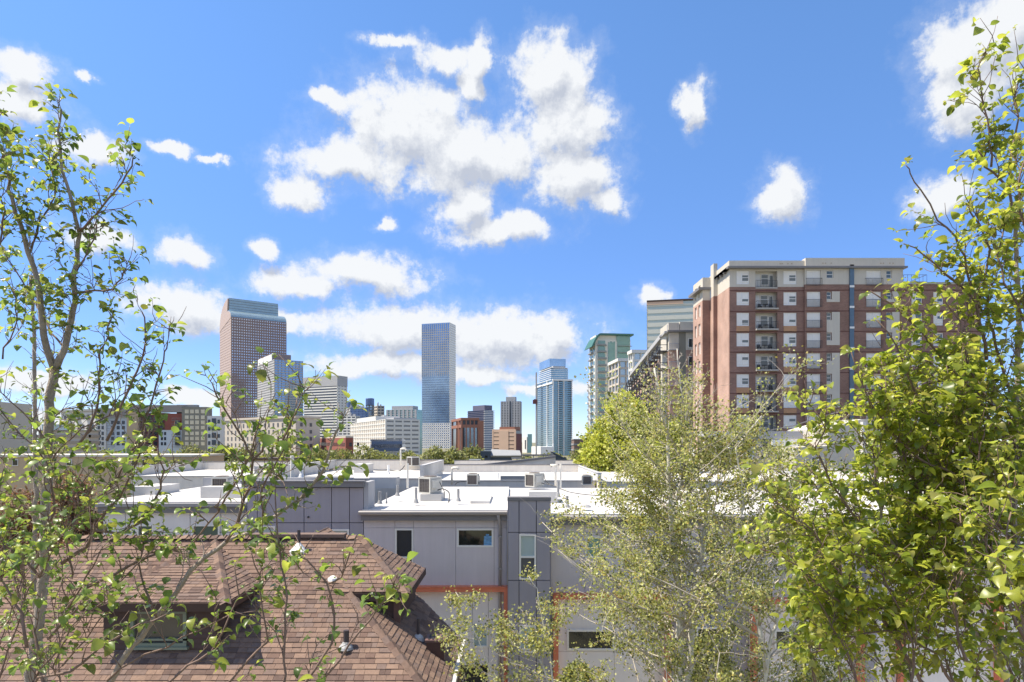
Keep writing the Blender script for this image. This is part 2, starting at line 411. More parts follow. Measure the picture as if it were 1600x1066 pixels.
# tallest brown tower with the rounded double-vault top
t = Tower('office_tower', 'tall brown granite tower with a rounded blue double-vault roof', 'skyscraper', 361.5, 900, 36, 447, 344, 495)
body = t.core(g_pale, 'window_wall')
sun_granite = mat('sunlit_granite', (0.46, 0.36, 0.33), 0.7, var=0.05)  # brown granite lightened: sun on the left face put into the colour
RB = [(t.R, t.wR), (t.opp, t.wL), (t.bak, t.wR)]
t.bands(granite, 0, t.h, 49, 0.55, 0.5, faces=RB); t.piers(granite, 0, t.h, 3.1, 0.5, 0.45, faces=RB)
t.bands(sun_granite, 0, t.h, 49, 0.66, 0.5, faces=[(t.L, t.wL)], name='side_spandrel'); t.piers(sun_granite, 0, t.h, 3.1, 0.6, 0.45, faces=[(t.L, t.wL)], name='side_pier')
D = t.wL; z0, z1, z2 = t.h, t.z(482), t.z(461.5)
pr = [(0.0, z0)] + [(D * 0.30 * (1 - cos(a)), z0 + (z1 - z0) * sin(a)) for a in np.linspace(0.2, pi / 2, 6)]
pr2 = [(D * 0.26, z0 - 3), (D * 0.26, z2)] + [(D * (0.26 + 0.74 * sin(a)), z0 - 10 + (z2 - z0 + 10) * cos(a)) for a in np.linspace(0.25, pi / 2, 8)] + [(D, z0 - 12)]
def sweep(t, prof, u0, u1, m, name):
    b = MB(); b.prism([t.R.at(u0, -s_, z) for s_, z in prof], t.R.U * (u1 - u0)); return b.build(name, m, t.t)
sweep(t, pr + [(D * 0.30, z0)], -0.5, t.wR + 0.5, cop_glass, 'lower_vault_roof')
sweep(t, pr2, 1.2, t.wR * 0.92, cop_glass, 'upper_vault_roof')
sweep(t, [(0.8, z0 - 1)] + [(s_ + 0.8, z - 0.8) for s_, z in pr] + [(D * 0.26, z2 - 1.0)] + [(D * (0.26 + 0.74 * sin(a)), z0 - 10 + (z2 - z0 + 9) * cos(a)) for a in np.linspace(0.25, pi / 2, 8)] + [(D, z0 - 12)], -0.8, 1.0, sun_granite, 'gable_wall')
b = MB()
for k in range(1, 5): b.box(0, t.wR * 0.92, -D * 0.26, -D * 0.26 + 0.4, z1 + (z2 - z1) * k / 5 - 0.2, z1 + (z2 - z1) * k / 5 + 0.2, t.R)
b.build('roof_rib', trim_grey, t.t, kind='stuff')

t = Tower('office_tower', 'blue and grey stepped tower right of the round-topped brown one', 'skyscraper', 429, 760, 35, 473, 403, 561.5)
t.core(g_blue, 'window_wall'); t.bands(lgrey, 0, t.h, 36, 0.42, 0.4, faces=[(t.R, t.wR), (t.opp, t.wL), (t.bak, t.wR)])
t.bands(lgrey, 0, t.h, 36, 0.62, 0.5, faces=[(t.L, t.wL)]); t.piers(lgrey, 0, t.h, 3.0, 0.3, 0.4, faces=[(t.L, t.wL)]); t.piers(mgrey, 0, t.h, 4.0, 0.2, 0.3, faces=[(t.R, t.wR)])
t.block(granite, 0.0, 0.68, 0.15, 0.95, t.h, t.z(551)); t.block(marble, -0.01, 0.02, 0.15, 0.98, t.h, t.z(552), 'parapet')

t = Tower('office_tower', 'white office tower with dark window stripes', 'skyscraper', 527, 720, 62, 541.5, 475, 588)
t.core(g_dark, 'window_wall'); t.bands(whitec, 0, t.z(601), 24, 0.5, 0.6, faces=[(t.L, t.wL), (t.bak, t.wR)]); t.bands(whitec, 0, t.z(601), 24, 0.75, 0.6, faces=[(t.R, t.wR), (t.opp, t.wL)])
t.piers(whitec, 0, t.h, 4.5, 0.55, 0.5, faces=[(t.R, t.wR)]); b = MB(t.R); b.box(-0.8, t.wR + 0.8, -t.wL - 0.8, 0.8, t.z(603), t.h + 0.8); b.build('parapet', lgrey, t.t)
b = MB()
for u in (0.55, 0.8): p = t.L.at(t.wL * u, -8, t.h); b.tube([p, p + Vector((0, 0, 10 if u > .7 else 6))], 0.35, 6)
b.build('antenna', trim_grey, t.t)

for (nm, lb, xc, Y, th, xr, xl, yt, wm, gm_, fl) in [
  ('office_block', 'small teal glass block with a cylinder plant room behind the white blocks', 548, 640, 20, 556, 541, 636, lgrey, g_teal, 16),
  ('office_block', 'dark navy glass block behind the white hospital block', 571, 600, 70, 575, 548, 637, g_navy, g_navy, 18),
  ('office_block', 'blue glass block with a dark roof drum behind the hospital block', 582, 620, 70, 584, 572, 633, mgrey, g_mid, 18),
  ('office_block', 'cream block with small windows beside the blue glass block', 590, 630, 30, 600, 583, 634, cream, g_dark, 16),
  ('office_block', 'low white banded block left of the hospital block', 556, 560, 70, 562, 529, 650, whitec, g_dark, 14)]:
    t = Tower(nm, lb, 'office building', xc, Y, th, xr, xl, yt); t.core(gm_, 'window_wall'); t.bands(wm, 0, t.h, fl, 0.5, 0.35); t.piers(wm, 0, t.h, 4.5, 0.25, 0.3); t.roofkit(lgrey, 3, xc)
    if 'cylinder' in lb or 'drum' in lb:
        b = MB(); c = t.R.at(t.wR / 2, -t.wL / 2, t.h); b.disc_stack(c, [(4.2, 0), (4.2, 6), (3.6, 6.6)], 14); b.build('plant_room', g_navy, t.t)

t = Tower('apartment_tower', 'grey tower with a stepped curved crown and green glass side', 'high-rise', 650, 560, 72, 659.5, 605, 640)
t.core(g_teal, 'window_wall'); t.bands(lgrey, 0, t.h, 20, 0.4, 0.5, faces=[(t.L, t.wL)]); t.piers(lgrey, 0, t.h, 4.0, 0.45, 0.7, faces=[(t.L, t.wL)]); t.bands(g_teal, 0, t.h, 20, 0.3, 0.3, faces=[(t.R, t.wR)])
t.block(lgrey, 0.05, 0.9, 0.12, 0.85, t.h, t.z(634), 'crown')

t = Tower('hospital_block', 'white hospital block with a gridded side and banded front', 'office building', 603, 420, 26, 655, 548, 655)
t.core(mgrey, 'window_wall'); t.bands(whitec, 0, t.h, 9, 0.62, 0.3, faces=[(t.R, t.wR)]); t.piers(whitec, 0, t.h, 5.5, 0.2, 0.35, faces=[(t.R, t.wR)])
t.bands(whitec, 0, t.h, 9, 0.3, 0.35, faces=[(t.L, t.wL)]); t.piers(whitec, 0, t.h, 6, 0.18, 0.5, faces=[(t.L, t.wL)])
b = MB(); b.box(0.3, t.wL - .3, 0.0, 0.15, t.h * 0.05, t.h * 0.98, t.L); b.build('pale_wall_panel', cream, t.t); t.roofkit(lgrey, 4, 3)
t.block(whitec, 0.0, 0.75, 0.25, 0.8, t.h, t.z(648)); t.block(lgrey, 0.3, 1.0, 0.05, 0.3, t.h, t.z(652), 'plant_screen')
t = Tower('low_office', 'low white office with three dark window bands before the hospital block', 'office building', 589, 330, 8, 632, 580, 687)
t.core(g_navy, 'window_wall'); t.bands(marble, 0, t.h, 4, 0.55, 0.4)

# tall slim blue tower
t = Tower('office_tower', 'tallest slim blue glass tower with white grid and white right side coloured as sunlit', 'skyscraper', 702.5, 1050, 74, 711, 659.5, 505)
t.core(g_blue, 'window_wall')
fl = t.h; L = [(t.L, t.wL), (t.bak, t.wR)]; zA, zB, zC = t.z(661), t.z(588), t.z(584)
t.bands(marble, 0, zA, 11, 0.45, 0.5, faces=L, name='lower_spandrel'); t.piers(marble, 0, zA, 3.4, 0.40, 0.5, faces=L, name='lower_pier')
t.bands(g_mid, zA, zB, 20, 0.5, 0.3, faces=L, name='glass_spandrel'); t.piers(lgrey, zA, zB, 1.7, 0.12, 0.25, faces=L, name='mullion')
t.bands(lgrey, zC, t.z(514), 19, 0.30, 0.4, faces=L, name='upper_spandrel'); t.piers(lgrey, zB, t.h, 3.4, 0.28, 0.45, faces=L, name='upper_pier')
b = MB(); b.box(0, t.wR + 0.8, 0.0, 0.8, 0, t.h + 0.8, t.R); b.build('side_wall', marble, t.t); t.bands(whitec, 0, t.h, 54, 0.4, 1.0, faces=[(t.R, t.wR)], name='side_spandrel')  # white of the right face stands in for sun on it
b = MB(t.R); b.box(-0.4, t.wR + 0.4, -t.wL - 0.4, 0.4, t.h - 1, t.h + 1); b.build('parapet', g_blue, t.t)

t = Tower('office_building', 'red-brown octagonal office block with tall dark glass strips', 'office building', 722, 520, 14, 747, 707, 653)
t.core(g_dark, 'window_wall', z1=t.h); b = MB()
for fr, w, k in ((t.R, t.wR, 4), (t.L, t.wL, 2)):
    for i in range(k + 1): b.box(w * i / k - 0.5, w * i / k + 0.5, 0, 0.8, 0, t.h, fr)
    b.box(-0.8, w + 0.8, 0, 1.0, t.h - 2, t.h, fr); b.box(-0.8, w + 0.8, 0, 0.9, t.h - 8, t.h - 5.5, fr)
b.build('stone_frame', rust, t.t)
b = MB(); cfr = Fr(t.R.at(t.wR, 0, 0), R(62)); b.box(0, 9, -20, 0, 0, t.h - 2, cfr); b.build('corner_wall', rust, t.t)
b = MB(); b.box(2, t.wR - 1, 0.1, 0.4, 0, t.h - 8, t.R); b.build('glass_front', g_mid, t.t)

t = Tower('office_tower', 'dark navy tower with a stepped purple-grey roof', 'skyscraper', 757, 700, 40, 771, 731, 641)
t.core(g_navy, 'window_wall'); t.bands(mat('purple_grey', (0.12, 0.12, 0.18), 0.7, var=0.05), 0, t.h, 24, 0.4, 0.4, faces=[(t.L, t.wL)]); t.bands(whitec, 0, t.h, 24, 0.4, 0.9, faces=[(t.R, t.wR)])
t.block(MATS['purple_grey'], 0.1, 0.95, 0.05, 0.75, t.h, t.z(633))

t = Tower('hotel_tower', 'light grey concrete tower with a rooftop box behind the peach block', 'high-rise', 812, 800, 78, 814.5, 783, 627)
t.core(g_dark, 'window_wall'); t.bands(lgrey, 0, t.h, 30, 0.55, 0.4); t.piers(lgrey, 0, t.h, 3.2, 0.5, 0.5); t.block(lgrey, 0.1, 0.9, 0.25, 0.75, t.h, t.z(620))
b = MB(); b.box(t.wL * 0.46, t.wL * 0.54, 0, 0.8, 0, t.h, t.L); b.build('glass_slot', g_dark, t.t)

t = Tower('office_building', 'peach stone block with dark window strips and maroon side', 'office building', 806, 420, 70, 814.5, 769.5, 673)
t.core(g_dark, 'window_wall'); b = MB(); w = t.wL
b.box(w * 0.30, w * 0.70, 0, 0.9, 0, t.h, t.L)
for i in range(7):
    z = t.h * (0.16 + i * 0.14); b.box(0, w, 0, 0.6, z - 1.2, z + 0.9, t.L)
b.box(-0.3, 1.0, 0, 0.7, 0, t.h, t.L); b.box(w - 1, w, 0, 0.7, 0, t.h, t.L); b.build('stone_band', peach, t.t)
b = MB(); b.box(-0.2, t.wR, 0.0, 0.5, 0, t.h - 2, t.R); b.build('side_wall', maroon, t.t); t.block(rust, 0.0, 1.0, 0.05, 0.70, t.h, t.z(667))

t = Tower('office_block', 'narrow white and green slab far between two towers', 'office building', 823, 650, 20, 831, 816, 683)
t.core(whitec); b = MB(); b.box(1, t.wR, 0, 0.5, 0, t.h + 3, t.R); b.build('glass_front', g_teal, t.t); b = MB(); b.box(2, 4.5, 0, 0.4, 4, t.h - 3, t.L); b.build('window_strip', g_dark, t.t)

# blue residential tower with balconies
t = Tower('apartment_tower', 'blue glass residential tower with balcony stacks and a glass crown', 'high-rise', 864, 520, 14, 893.5, 838, 593)
t.core(glass('slate_teal_glass', (0.20, 0.31, 0.37), 0.2), 'window_wall')
n = 33; z1 = t.h
t.bands(mat('blue_grey_slab', (0.34, 0.42, 0.48), 0.6, var=0.05), 4, z1, n, 0.22, 0.5, name='floor_slab')
b = MB(); st = (z1 - 4) / n
for i in range(n):
    z = 4 + i * st
    for fr, w, ks in ((t.R, t.wR, (0.42, 0.92)), (t.L, t.wL, (0.62,))):
        for k in ks: b.box(w * k - 2.2, w * k + 0.6, 0, 1.5, z, z + 0.45, fr)
b.build('balcony', g_dark, t.t, kind='stuff')
b = MB()
for fr, w, ks in ((t.R, t.wR, (0.0, 0.28, 0.56, 0.98)), (t.L, t.wL, (0.3, 0.98))):
    for k in ks: b.box(w * k - 0.35, w * k + 0.35, 0, 0.9, 0, z1, fr)
b.box(-0.6, t.wR + 0.8, 0, 1.3, z1 - 1, z1 + 0.4, t.R); b.box(-0.6, t.wL + 0.8, 0, 1.3, z1 - 3.5, z1 - 2.2, t.L); b.build('white_fin', marble, t.t, kind='stuff')
t.block(MATS['slate_teal_glass'], 0.0, 0.9, 0.1, 0.8, z1, t.z(575), 'upper_floors'); t.block(lgrey, 0.1, 0.75, 0.1, 0.6, t.z(575), t.z(571), 'roof_slab'); b = MB(t.R)
for i in range(7): b.box(-0.2, t.wR * 0.9 + 0.2, -t.wL * 0.8 - 0.2, -t.wL * 0.1 + 0.25, z1 + i * 1.6 + 0.3, z1 + i * 1.6 + 0.7)
b.build('upper_slab', marble, t.t, kind='stuff'); t.block(g_mid, 0.02, 0.88, 0.2, 0.82, t.z(571), t.z(558), 'glass_crown')
t.block(marble, -0.7, 0.0, -0.06, 0.5, 0, t.z(698), 'podium')
b = MB(); b.tube([P(838.0, 716, 500), P(838.0, 582, 500)], 0.7, 4); tag(b.build('hoist_mast', lead), 'thin hoist mast climbing beside the blue residential tower', 'hoist')
b = MB(); c = P(836.5, 628, 498); b.box(c.x - 2, c.x + 1.6, c.y - 1.6, c.y + 1.6, c.z - 1.6, c.z + 1.4); b.box(c.x - 1.2, c.x + .8, c.y - 1, c.y + 1, c.z + 1.4, c.z + 2); tag(b.build('hoist_cab', maroon), 'dark red hoist cab on the thin mast', 'hoist')

t = Tower('office_building', 'flat brown building far right of the blue residential tower', 'office building', 897, 380, 2, 916, 893, 686)
t.core(mat('brown_render', (0.20, 0.14, 0.12), 0.9, var=0.1)); t.bands(mgrey, 0, t.h, 4, 0.3, 0.3)

# pale tower with the green wing roof
t = Tower('apartment_tower', 'pale tower with a green curved wing roof and balcony stack', 'high-rise', 930, 330, 8, 985, 921, 530)
t.core(whitec, 'wall'); z1 = t.h; n = 18; st = (z1 - 2) / n; w = t.wR
b = MB(); b.box(w * 0.36, w * 0.56, 0, 0.25, z1 * 0.62, z1 - 1.5, t.R); b.box(w * 0.62, w * 0.98, 0, 0.25, z1 * 0.70, z1 - 1, t.R); b.box(w * 0.08, w * 0.26, 0, 0.3, z1 * 0.86, z1 - 3, t.R)
for i in range(n):
    b.box(w * 0.08, w * 0.28, 0.02, 0.22, 2 + i * st + 0.9, 2 + i * st + 2.7, t.R)
    b.box(w * 0.42, w * 0.47, 0.02, 0.22, 2 + i * st + 1, 2 + i * st + 2.4, t.R); b.box(w * 0.52, w * 0.56, 0.02, 0.22, 2 + i * st + 1, 2 + i * st + 2.4, t.R)
    b.box(w * 0.70, w * 0.96, 0.02, 0.22, 2 + i * st + 1, 2 + i * st + 2.6, t.R)
    b.box(1.0, 3.2, 0.02, 0.22, 2 + i * st + 0.8, 2 + i * st + 2.6, t.L); b.box(t.wL * .5, t.wL * .75, 0.02, 0.22, 2 + i * st + 0.8, 2 + i * st + 2.6, t.L)
b.build('window', g_teal, t.t, kind='stuff')
b = MB()
for i in range(n):
    z = 2 + i * st; b.box(w * 0.05, w * 0.31, 0, 1.5, z, z + 0.25, t.R); b.box(w * 0.06, w * 0.30, 1.4, 1.46, z + .25, z + 0.9, t.R)
    b.box(w * 0.64, w * 1.03, 0, 1.3, z, z + 0.2, t.R)
    b.box(t.wL * 0.3, t.wL * 0.9, 0, 1.3, z, z + 0.6, t.L)
b.build('balcony', mgrey, t.t, kind='stuff')
green = mat('green_copper_roof', (0.045, 0.15, 0.13), 0.5, var=0.1)
pts = [t.R.at(-w * 0.13, 0.0, z1 - 4.2)] + [t.R.at(-w * 0.13 + w * 0.26 * k, 0, z1 - 4.2 + 7.0 * sin(k * pi / 2)) for k in np.linspace(0.15, 1, 7)] + [t.R.at(w * 1.06, 0, z1 + 2.9), t.R.at(w * 1.06, 0, z1 + 2.0)] + [t.R.at(-w * 0.13 + w * 0.26 * k + 0.6, 0, z1 - 5.0 + 7.0 * sin(k * pi / 2)) for k in np.linspace(1, 0.1, 7)]
b = MB(); b.prism([p + t.R.N * 2.0 for p in pts], -t.R.N * (t.wL + 4)); b.build('wing_roof', green, t.t)
t.block(whitec, 0.02, 0.98, 0.02, 0.98, z1, z1 + 2.2, 'upper_wall')
t.block(g_teal, 0.6, 0.99, -0.01, 0.9, z1 - 1, z1 + 2.0, 'upper_glass')
t2 = Tower('apartment_tower', 'lower balcony wing left of the green-roofed tower', 'high-rise', 928, 350, 60, 932, 920.5, 600)
t2.core(olive); t2.bands(whitec, 0, t2.h, 12, 0.35, 0.8); t2.piers(whitec, 0, t2.h, 4, 0.3, 0.4)

for (lb, xc, Y, xr, xl, yt, dm) in [('grey glass apartment block with a sloping left edge beside the green-roofed tower', 968, 260, 988, 953, 563, cream), ('blue glass apartment block nearest the brick balcony block', 990, 235, 1012, 984, 550, whitec)]:
    t = Tower('apartment_block', lb, 'apartment building', xc, Y, 6, xr, xl, yt)
    t.core(g_mid, 'window_wall'); t.bands(dm, 0, t.h, 14, 0.25, 0.4); t.piers(dm, 0, t.h, 6, 0.2, 0.5); b = MB(t.R); b.box(-1, t.wR + 1, -t.wL, 1, t.h - .5, t.h + 0.7); b.build('parapet', whitec, t.t)
    b = MB(); b.box(-0.8, t.wR * 0.35, 0, 0.9, 0, t.h * 0.75, t.R); b.build('stone_wall', dm, t.t)

t = Tower('office_tower', 'pale banded office slab behind the brick apartments', 'skyscraper', 1011.5, 300, -12, 1092, 1009, 470, depthL=30)
t.core(mat('pale_green_glass', (0.42, 0.48, 0.44), 0.3, metal=0.4, var=0.08, vscale=0.1), 'window_wall')
t.bands(mat('pale_stone', (0.62, 0.62, 0.55), 0.8, var=0.04), 0, t.h - 2, 24, 0.62, 0.25); b = MB(); b.box(-0.3, t.wR * .7, 0, 0.5, t.h - 2.2, t.h - 0.8, t.R); b.build('top_band', peach, t.t)
b = MB(); b.box(-0.3, t.wR, 0, 0.6, t.h - .8, t.h, t.R); b.build('parapet', brown_trim, t.t)

# ---- left-hand apartments
def winrow(b, fr, us, zs, w, h, d0=0.02, d1=0.12):
    for z in zs:
        for u in us: b.box(u - w / 2, u + w / 2, d0, d1, z, z + h, fr)
def rails(b, fr, u0, u1, z, dep=1.4, n=6):
    b.box(u0, u1, 0, dep, z - 0.15, z, fr); b.box(u0, u1, dep - 0.06, dep, z + 0.95, z + 1.05, fr)
    for i in range(n + 1):
        u = u0 + (u1 - u0) * i / n; b.box(u - 0.03, u + 0.03, dep - 0.05, dep - 0.01, z, z + 0.95, fr)
    b.box(u0, u0 + 0.05, 0, dep, z + 0.95, z + 1.05, fr); b.box(u1 - 0.05, u1, 0, dep, z + 0.95, z + 1.05, fr)
Y0 = 260.0; s_ = Y0 / 1000
t = thing('apartment_building', 'long six-storey apartment block in olive, red, tan and pale blue', 'apartment building', (XX(325, Y0), Y0, 0))
fr = Fr((0, Y0, 0), 0); X = lambda p: XX(p, Y0); Z = lambda p: ZZ(p, Y0)
def seg(x0, x1, yt, m, n0, nm='wall', y1=None): b = MB(fr); b.box(X(x0), X(x1), -5, n0, 0 if y1 is None else Z(y1), Z(yt)); b.build(nm, m, t)
seg(284, 322.5, 636, olive, 0); seg(270, 302, 632, mgrey, -3, 'penthouse'); seg(256, 284, 646, redbrick_far, -0.8, 'red_wall', 672); seg(246, 284, 672, palebl, -1.0, 'pale_blue_wall')
seg(215, 256, 645, maroon, -1.6, 'maroon_wall'); seg(197, 216, 642, tan, -0.4, 'tan_wall'); seg(164, 197, 652, palebl, -1.2, 'pale_blue_wall'); seg(148, 164, 650, whitec, -0.6)
b = MB(fr); b.box(X(197), X(284), -5, -0.2, Z(644), Z(633)); b.box(X(150), X(197), -5, 0.1, Z(652), Z(638)); b.build('top_storey', mat('grey_top', (0.30, 0.27, 0.25), 0.9, var=0.05), t)
b = MB(fr); zs = [Z(p) for p in (646, 655, 663, 671, 680, 688, 696)]
winrow(b, fr, [X(p) for p in (292, 300, 308, 317)], zs[:3], 1.5, 1.5); winrow(b, fr, [X(p) for p in (292, 300, 308, 317)], zs[3:], 1.5, 1.4)
b.build('window', mat('cream_window', (0.62, 0.56, 0.42), 0.5, var=0.2, vscale=0.5), t, kind='stuff')
b = MB(fr); winrow(b, fr, [X(251), X(256)], zs[4:], 0.8, 1.3, -0.98, -0.9); winrow(b, fr, [X(p) for p in (173, 182, 190)], zs[2:], 1.2, 1.4, -1.18, -1.1); winrow(b, fr, [X(p) for p in (222, 231, 240, 249)], zs[1:4], 1.3, 1.5, -1.58, -1.5)
winrow(b, fr, [X(p) for p in (222, 231, 240)], zs[4:], 1.3, 1.5, -1.58, -1.5); winrow(b, fr, [X(276)], zs[2:], 2.0, 1.5, -0.7, -0.6); winrow(b, fr, [X(153), X(159)], zs[1:], .9, 1.4, -0.58, -0.5); b.build('dark_window', g_dark, t, kind='stuff')
b = MB(fr)
for z in zs[1:]:
    for (a, c) in ((218, 227), (229, 238), (270, 282)) + (((240, 248),) if z > Z(672) else ()): rails(b, fr, X(a), X(c), z - 0.6, 0.9)
    rails(b, fr, X(168), X(180), z - 0.6, 0.6)
b.build('balcony', trim_grey, t, kind='stuff')
# continuation further off to the left
LW = Fr(P(150, 690, 262) * 1.0, 0); LW.o.z = 0
th = thing('apartment_building', 'white receding apartment wing with stacked small balconies', 'apartment building', LW.o)
fr2 = Fr(LW.o, 0); fr2.U = Vector((-0.88, 0.47, 0)); fr2.N = Vector((-0.47, -0.88, 0)); fr2.flip = fr2.U.cross(fr2.N).z < 0
H = ZZ(642, 262); b = MB(fr2); b.box(0, 26, -15, 0, 0, H); b.build('wall', whitec, th)
b = MB(fr2); b.box(-.5, 27, -15, 0.9, H, H + 0.8); b.build('cornice', mgrey, th)
b = MB(fr2)
for z in np.linspace(1, H - 3.2, 6): winrow(b, fr2, [2, 5.5, 9, 12.5, 16, 19.5, 23], [z], 1.3, 1.7)
b.build('window', g_dark, th, kind='stuff'); b = MB(fr2)
for z in np.linspace(1, H - 3.2, 6):
    for u in (4, 11, 18): rails(b, fr2, u, u + 3, z, 1.2, 4)
b.build('balcony', maroon, th, kind='stuff')

t = Tower('apartment_building', 'cream and red-brick building at the far left behind the tree', 'apartment building', 12, 170, 4, 50, -60, 632)
t.core(cream); b = MB(); b.box(0.3, t.wR, 0, 0.4, 0, t.h - 2.5, t.R); b.build('brick_wall', redbrick_far, t.t); b = MB()
for z in np.linspace(2, t.h - 6, 5): winrow(b, t.R, [t.wR * k for k in (0.62, 0.85)], [z], 1.4, 1.6, 0.42, 0.5); winrow(b, t.L, [2, 5, 8, 11], [z], 1.2, 1.6, .02, .1)
b.build('window', g_dark, t.t, kind='stuff')
t = Tower('parking_structure', 'low pale parking structure with open decks beyond the left tree', 'parking garage', 60, 230, 0, 140, 40, 672, depthL=5)
t.core(cream, 'deck_wall'); t.bands(stone_t, 0, t.h, 7, 0.45, 0.5); t.block(cop_glass, 0.0, 0.55, 0.3, 0.8, t.h, t.z(663))
t = Tower('apartment_building', 'white block with dark narrow balconies right of the olive building', 'apartment building', 324, 255, 3, 345, 322, 650, depthL=4)
t.core(whitec); b = MB(); zs = np.linspace(1.5, t.h - 3, 7); winrow(b, t.R, [t.wR * .14, t.wR * .85], zs, .9, 1.5)
for z in zs: b.box(t.wR * .35, t.wR * .65, 0.02, 0.3, z, z + 2.0, t.R)
b.build('window', g_dark, t.t, kind='stuff')
t = Tower('apartment_building', 'long beige stone building with rows of small windows', 'apartment building', 462, 300, 50, 500, 345, 653)
t.core(cream); b = MB()
for k, z in enumerate(np.linspace(2, t.h - 4, 6)): winrow(b, t.L, np.arange(3, t.wL - 2, 4.2), [z], 1.3, 1.9); winrow(b, t.R, np.arange(3, t.wR - 2, 5), [z], 1.3, 1.7)
b.box(t.wL * .44, t.wL * .50, 0.02, .3, 3, t.h - 3, t.L)
b.build('window', mat('soft_dark_window', (0.10, 0.10, 0.11), 0.4, var=0.1), t.t, kind='stuff'); b = MB(t.R); b.box(-0.6, t.wR + .6, -t.wL - .6, 0.6, t.h, t.h + 1); b.build('cornice', cream, t.t)
t = Tower('brick_building', 'small red brick building before the beige stone building', 'brick building', 540, 260, 25, 552, 497, 684)
t.core(redbrick_far); t.block(cream, 0, 1, 0, 1, t.h, t.h + 0.6, 'parapet'); b = MB()
for z in (2, 6, 9.5): winrow(b, t.L, np.arange(2, t.wL - 1, 2.6), [z], 1.0, 1.5); winrow(b, t.R, [2, 5], [z], 1.0, 1.5)
b.build('window', g_dark, t.t, kind='stuff')
# ------------------------------------------------------------------ big brick apartment building on the right
brick_x_shade = brick_mat('red_brick_wall_x_shaded', (0.27, 0.145, 0.11), (0.21, 0.11, 0.085), (0.32, 0.24, 0.20), 0)
brick_y_sun = brick_mat('red_brick_wall_y_sunlit', (0.47, 0.29, 0.225), (0.42, 0.255, 0.20), (0.47, 0.36, 0.31), 1)  # same brick as the shaded front; sun on side walls put into colour
stucco = mat('pale_grey_stucco', (0.56, 0.52, 0.45), 0.9, var=0.05, vscale=0.5, streak=0.06)
tanbrick = mat('tan_brick_panel', (0.46, 0.26, 0.15), 0.9, var=0.1, vscale=3)
steel_blue = mat('blue_steel_strip', (0.10, 0.16, 0.22), 0.4, metal=0.3, var=0.1)
rail_m = mat('dark_railing', (0.05, 0.05, 0.055), 0.5, var=0)
blind_white = mat('white_blind', (0.78, 0.76, 0.72), 0.5, var=0.06, vscale=1.0)
room_glass = mat('room_glass', (0.10, 0.13, 0.14), 0.1, spec=0.9, var=0.25, vscale=0.7)
slab_m = mat('balcony_concrete', (0.40, 0.38, 0.35), 0.9, var=0.08)
Y0 = 95.0
BB = thing('apartment_building', 'big red-brick apartment building with pale stucco top and white windows', 'apartment building', (XX(1140, Y0), Y0, 0))
o = LOC[BB.name]; fr = Fr(o, 0)
U = lambda px: (px - 1140) / F * Y0
V = lambda py: HC + (HY - py) / F * Y0
rows_top = [423.5, 456.5, 488.8, 520.6, 552.4, 584.8, 616.8, 648.8, 681, 713, 745]
WH = 20.6
colA, colB, colC, colD = (1151, 1170.5), (1224.3, 1244.6), (1259, 1280.5), (1290, 1309.5)
colE, colF, colG, colH = (1351.5, 1375), (1382.5, 1402), (1422, 1439), (1456, 1472)
bal = (1180.5, 1214.5)
h1, h2, hb = [], [], []   # openings left block / right block
for r, yt in enumerate(rows_top):
    for c in (colA, colB): h1.append((U(c[0]), U(c[1]), V(yt + WH), V(yt)))
    h1.append((U(bal[0]), U(bal[1]), V(yt + 25.5), V(yt)))
    h2.append((U(colC[0]), U(colC[1]), V(yt + 24), V(yt)))
    h2.append((U(1290), U(1300.5) if r == 0 else U(1297.5), V(yt + 12), V(yt)))
    h2.append((U(colE[0]), U(colE[1]), V(yt + 24), V(yt)))
    h2.append((U(1383), U(1391.5), V(yt + 12), V(yt)))
    if r > 0:
        for c in (colG, colH): h2.append((U(c[0]), U(c[1]), V(yt + WH), V(yt)))
zb = V(448.5); zt = V(408)
u_br = U(1256)
def clip_h(hs, a, b): return [(h[0], h[1], max(h[2], a), min(h[3], b)) for h in hs if h[3] > a and h[2] < b]
b = MB(fr); b.holed(0, u_br, 0, zb, clip_h(h1, 0, zb), -0.35, 0.0); b.build('brick_wall', brick_x_shade, BB)
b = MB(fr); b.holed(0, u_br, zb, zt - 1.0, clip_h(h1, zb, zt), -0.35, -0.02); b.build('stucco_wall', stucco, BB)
b = MB(fr); b.holed(u_br + .002, U(1530), 0, zb + .3, clip_h(h2, 0, zb), -0.2, 0.35); b.build('brick_wall', brick_x_shade, BB)
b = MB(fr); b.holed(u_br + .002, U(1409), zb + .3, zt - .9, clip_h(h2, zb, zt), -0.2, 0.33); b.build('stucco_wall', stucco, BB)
b = MB(fr); b.box(0.4, U(1409), -10, -1.15, 0, zt - 1.2); b.box(U(1409), U(1529), -10, -1.15, 0, zb - 1); b.build('inner_wall', mat('recess_stucco', (.74, .70, .62), .9, var=.04), BB)
b = MB(fr); b.box(U(1409), U(1530.2), -10, 0.5, zb + 0.3, zb + .6); b.build('terrace_slab', slab_m, BB)
# parapets and cornice
b = MB(fr); b.box(-0.15, u_br, -10, 0.25, V(418), zt); b.build('parapet', stucco, BB)
b = MB(fr); b.box(u_br + .01, U(1410), -10, 0.55, V(418), zt + 0.3); b.build('parapet', stucco, BB)
b = MB(fr); b.box(-0.5, U(1413), -10, 0.9, V(421), V(418) - .01); b.build('cornice', trim_grey, BB)
# vertical blue strip
b = MB(fr); b.box(U(1325), U(1331.5), 0.3, 0.55, 0, V(415)); b.build('blue_strip', steel_blue, BB)
for i in range(9):
    z = V(449 + i * 32.0); b = MB(fr); b.box(U(1325) - .02, U(1331.5) + .02, 0.5, 0.6, z - 0.15, z + 0.15); b.build('strip_joint', white_paint, BB)
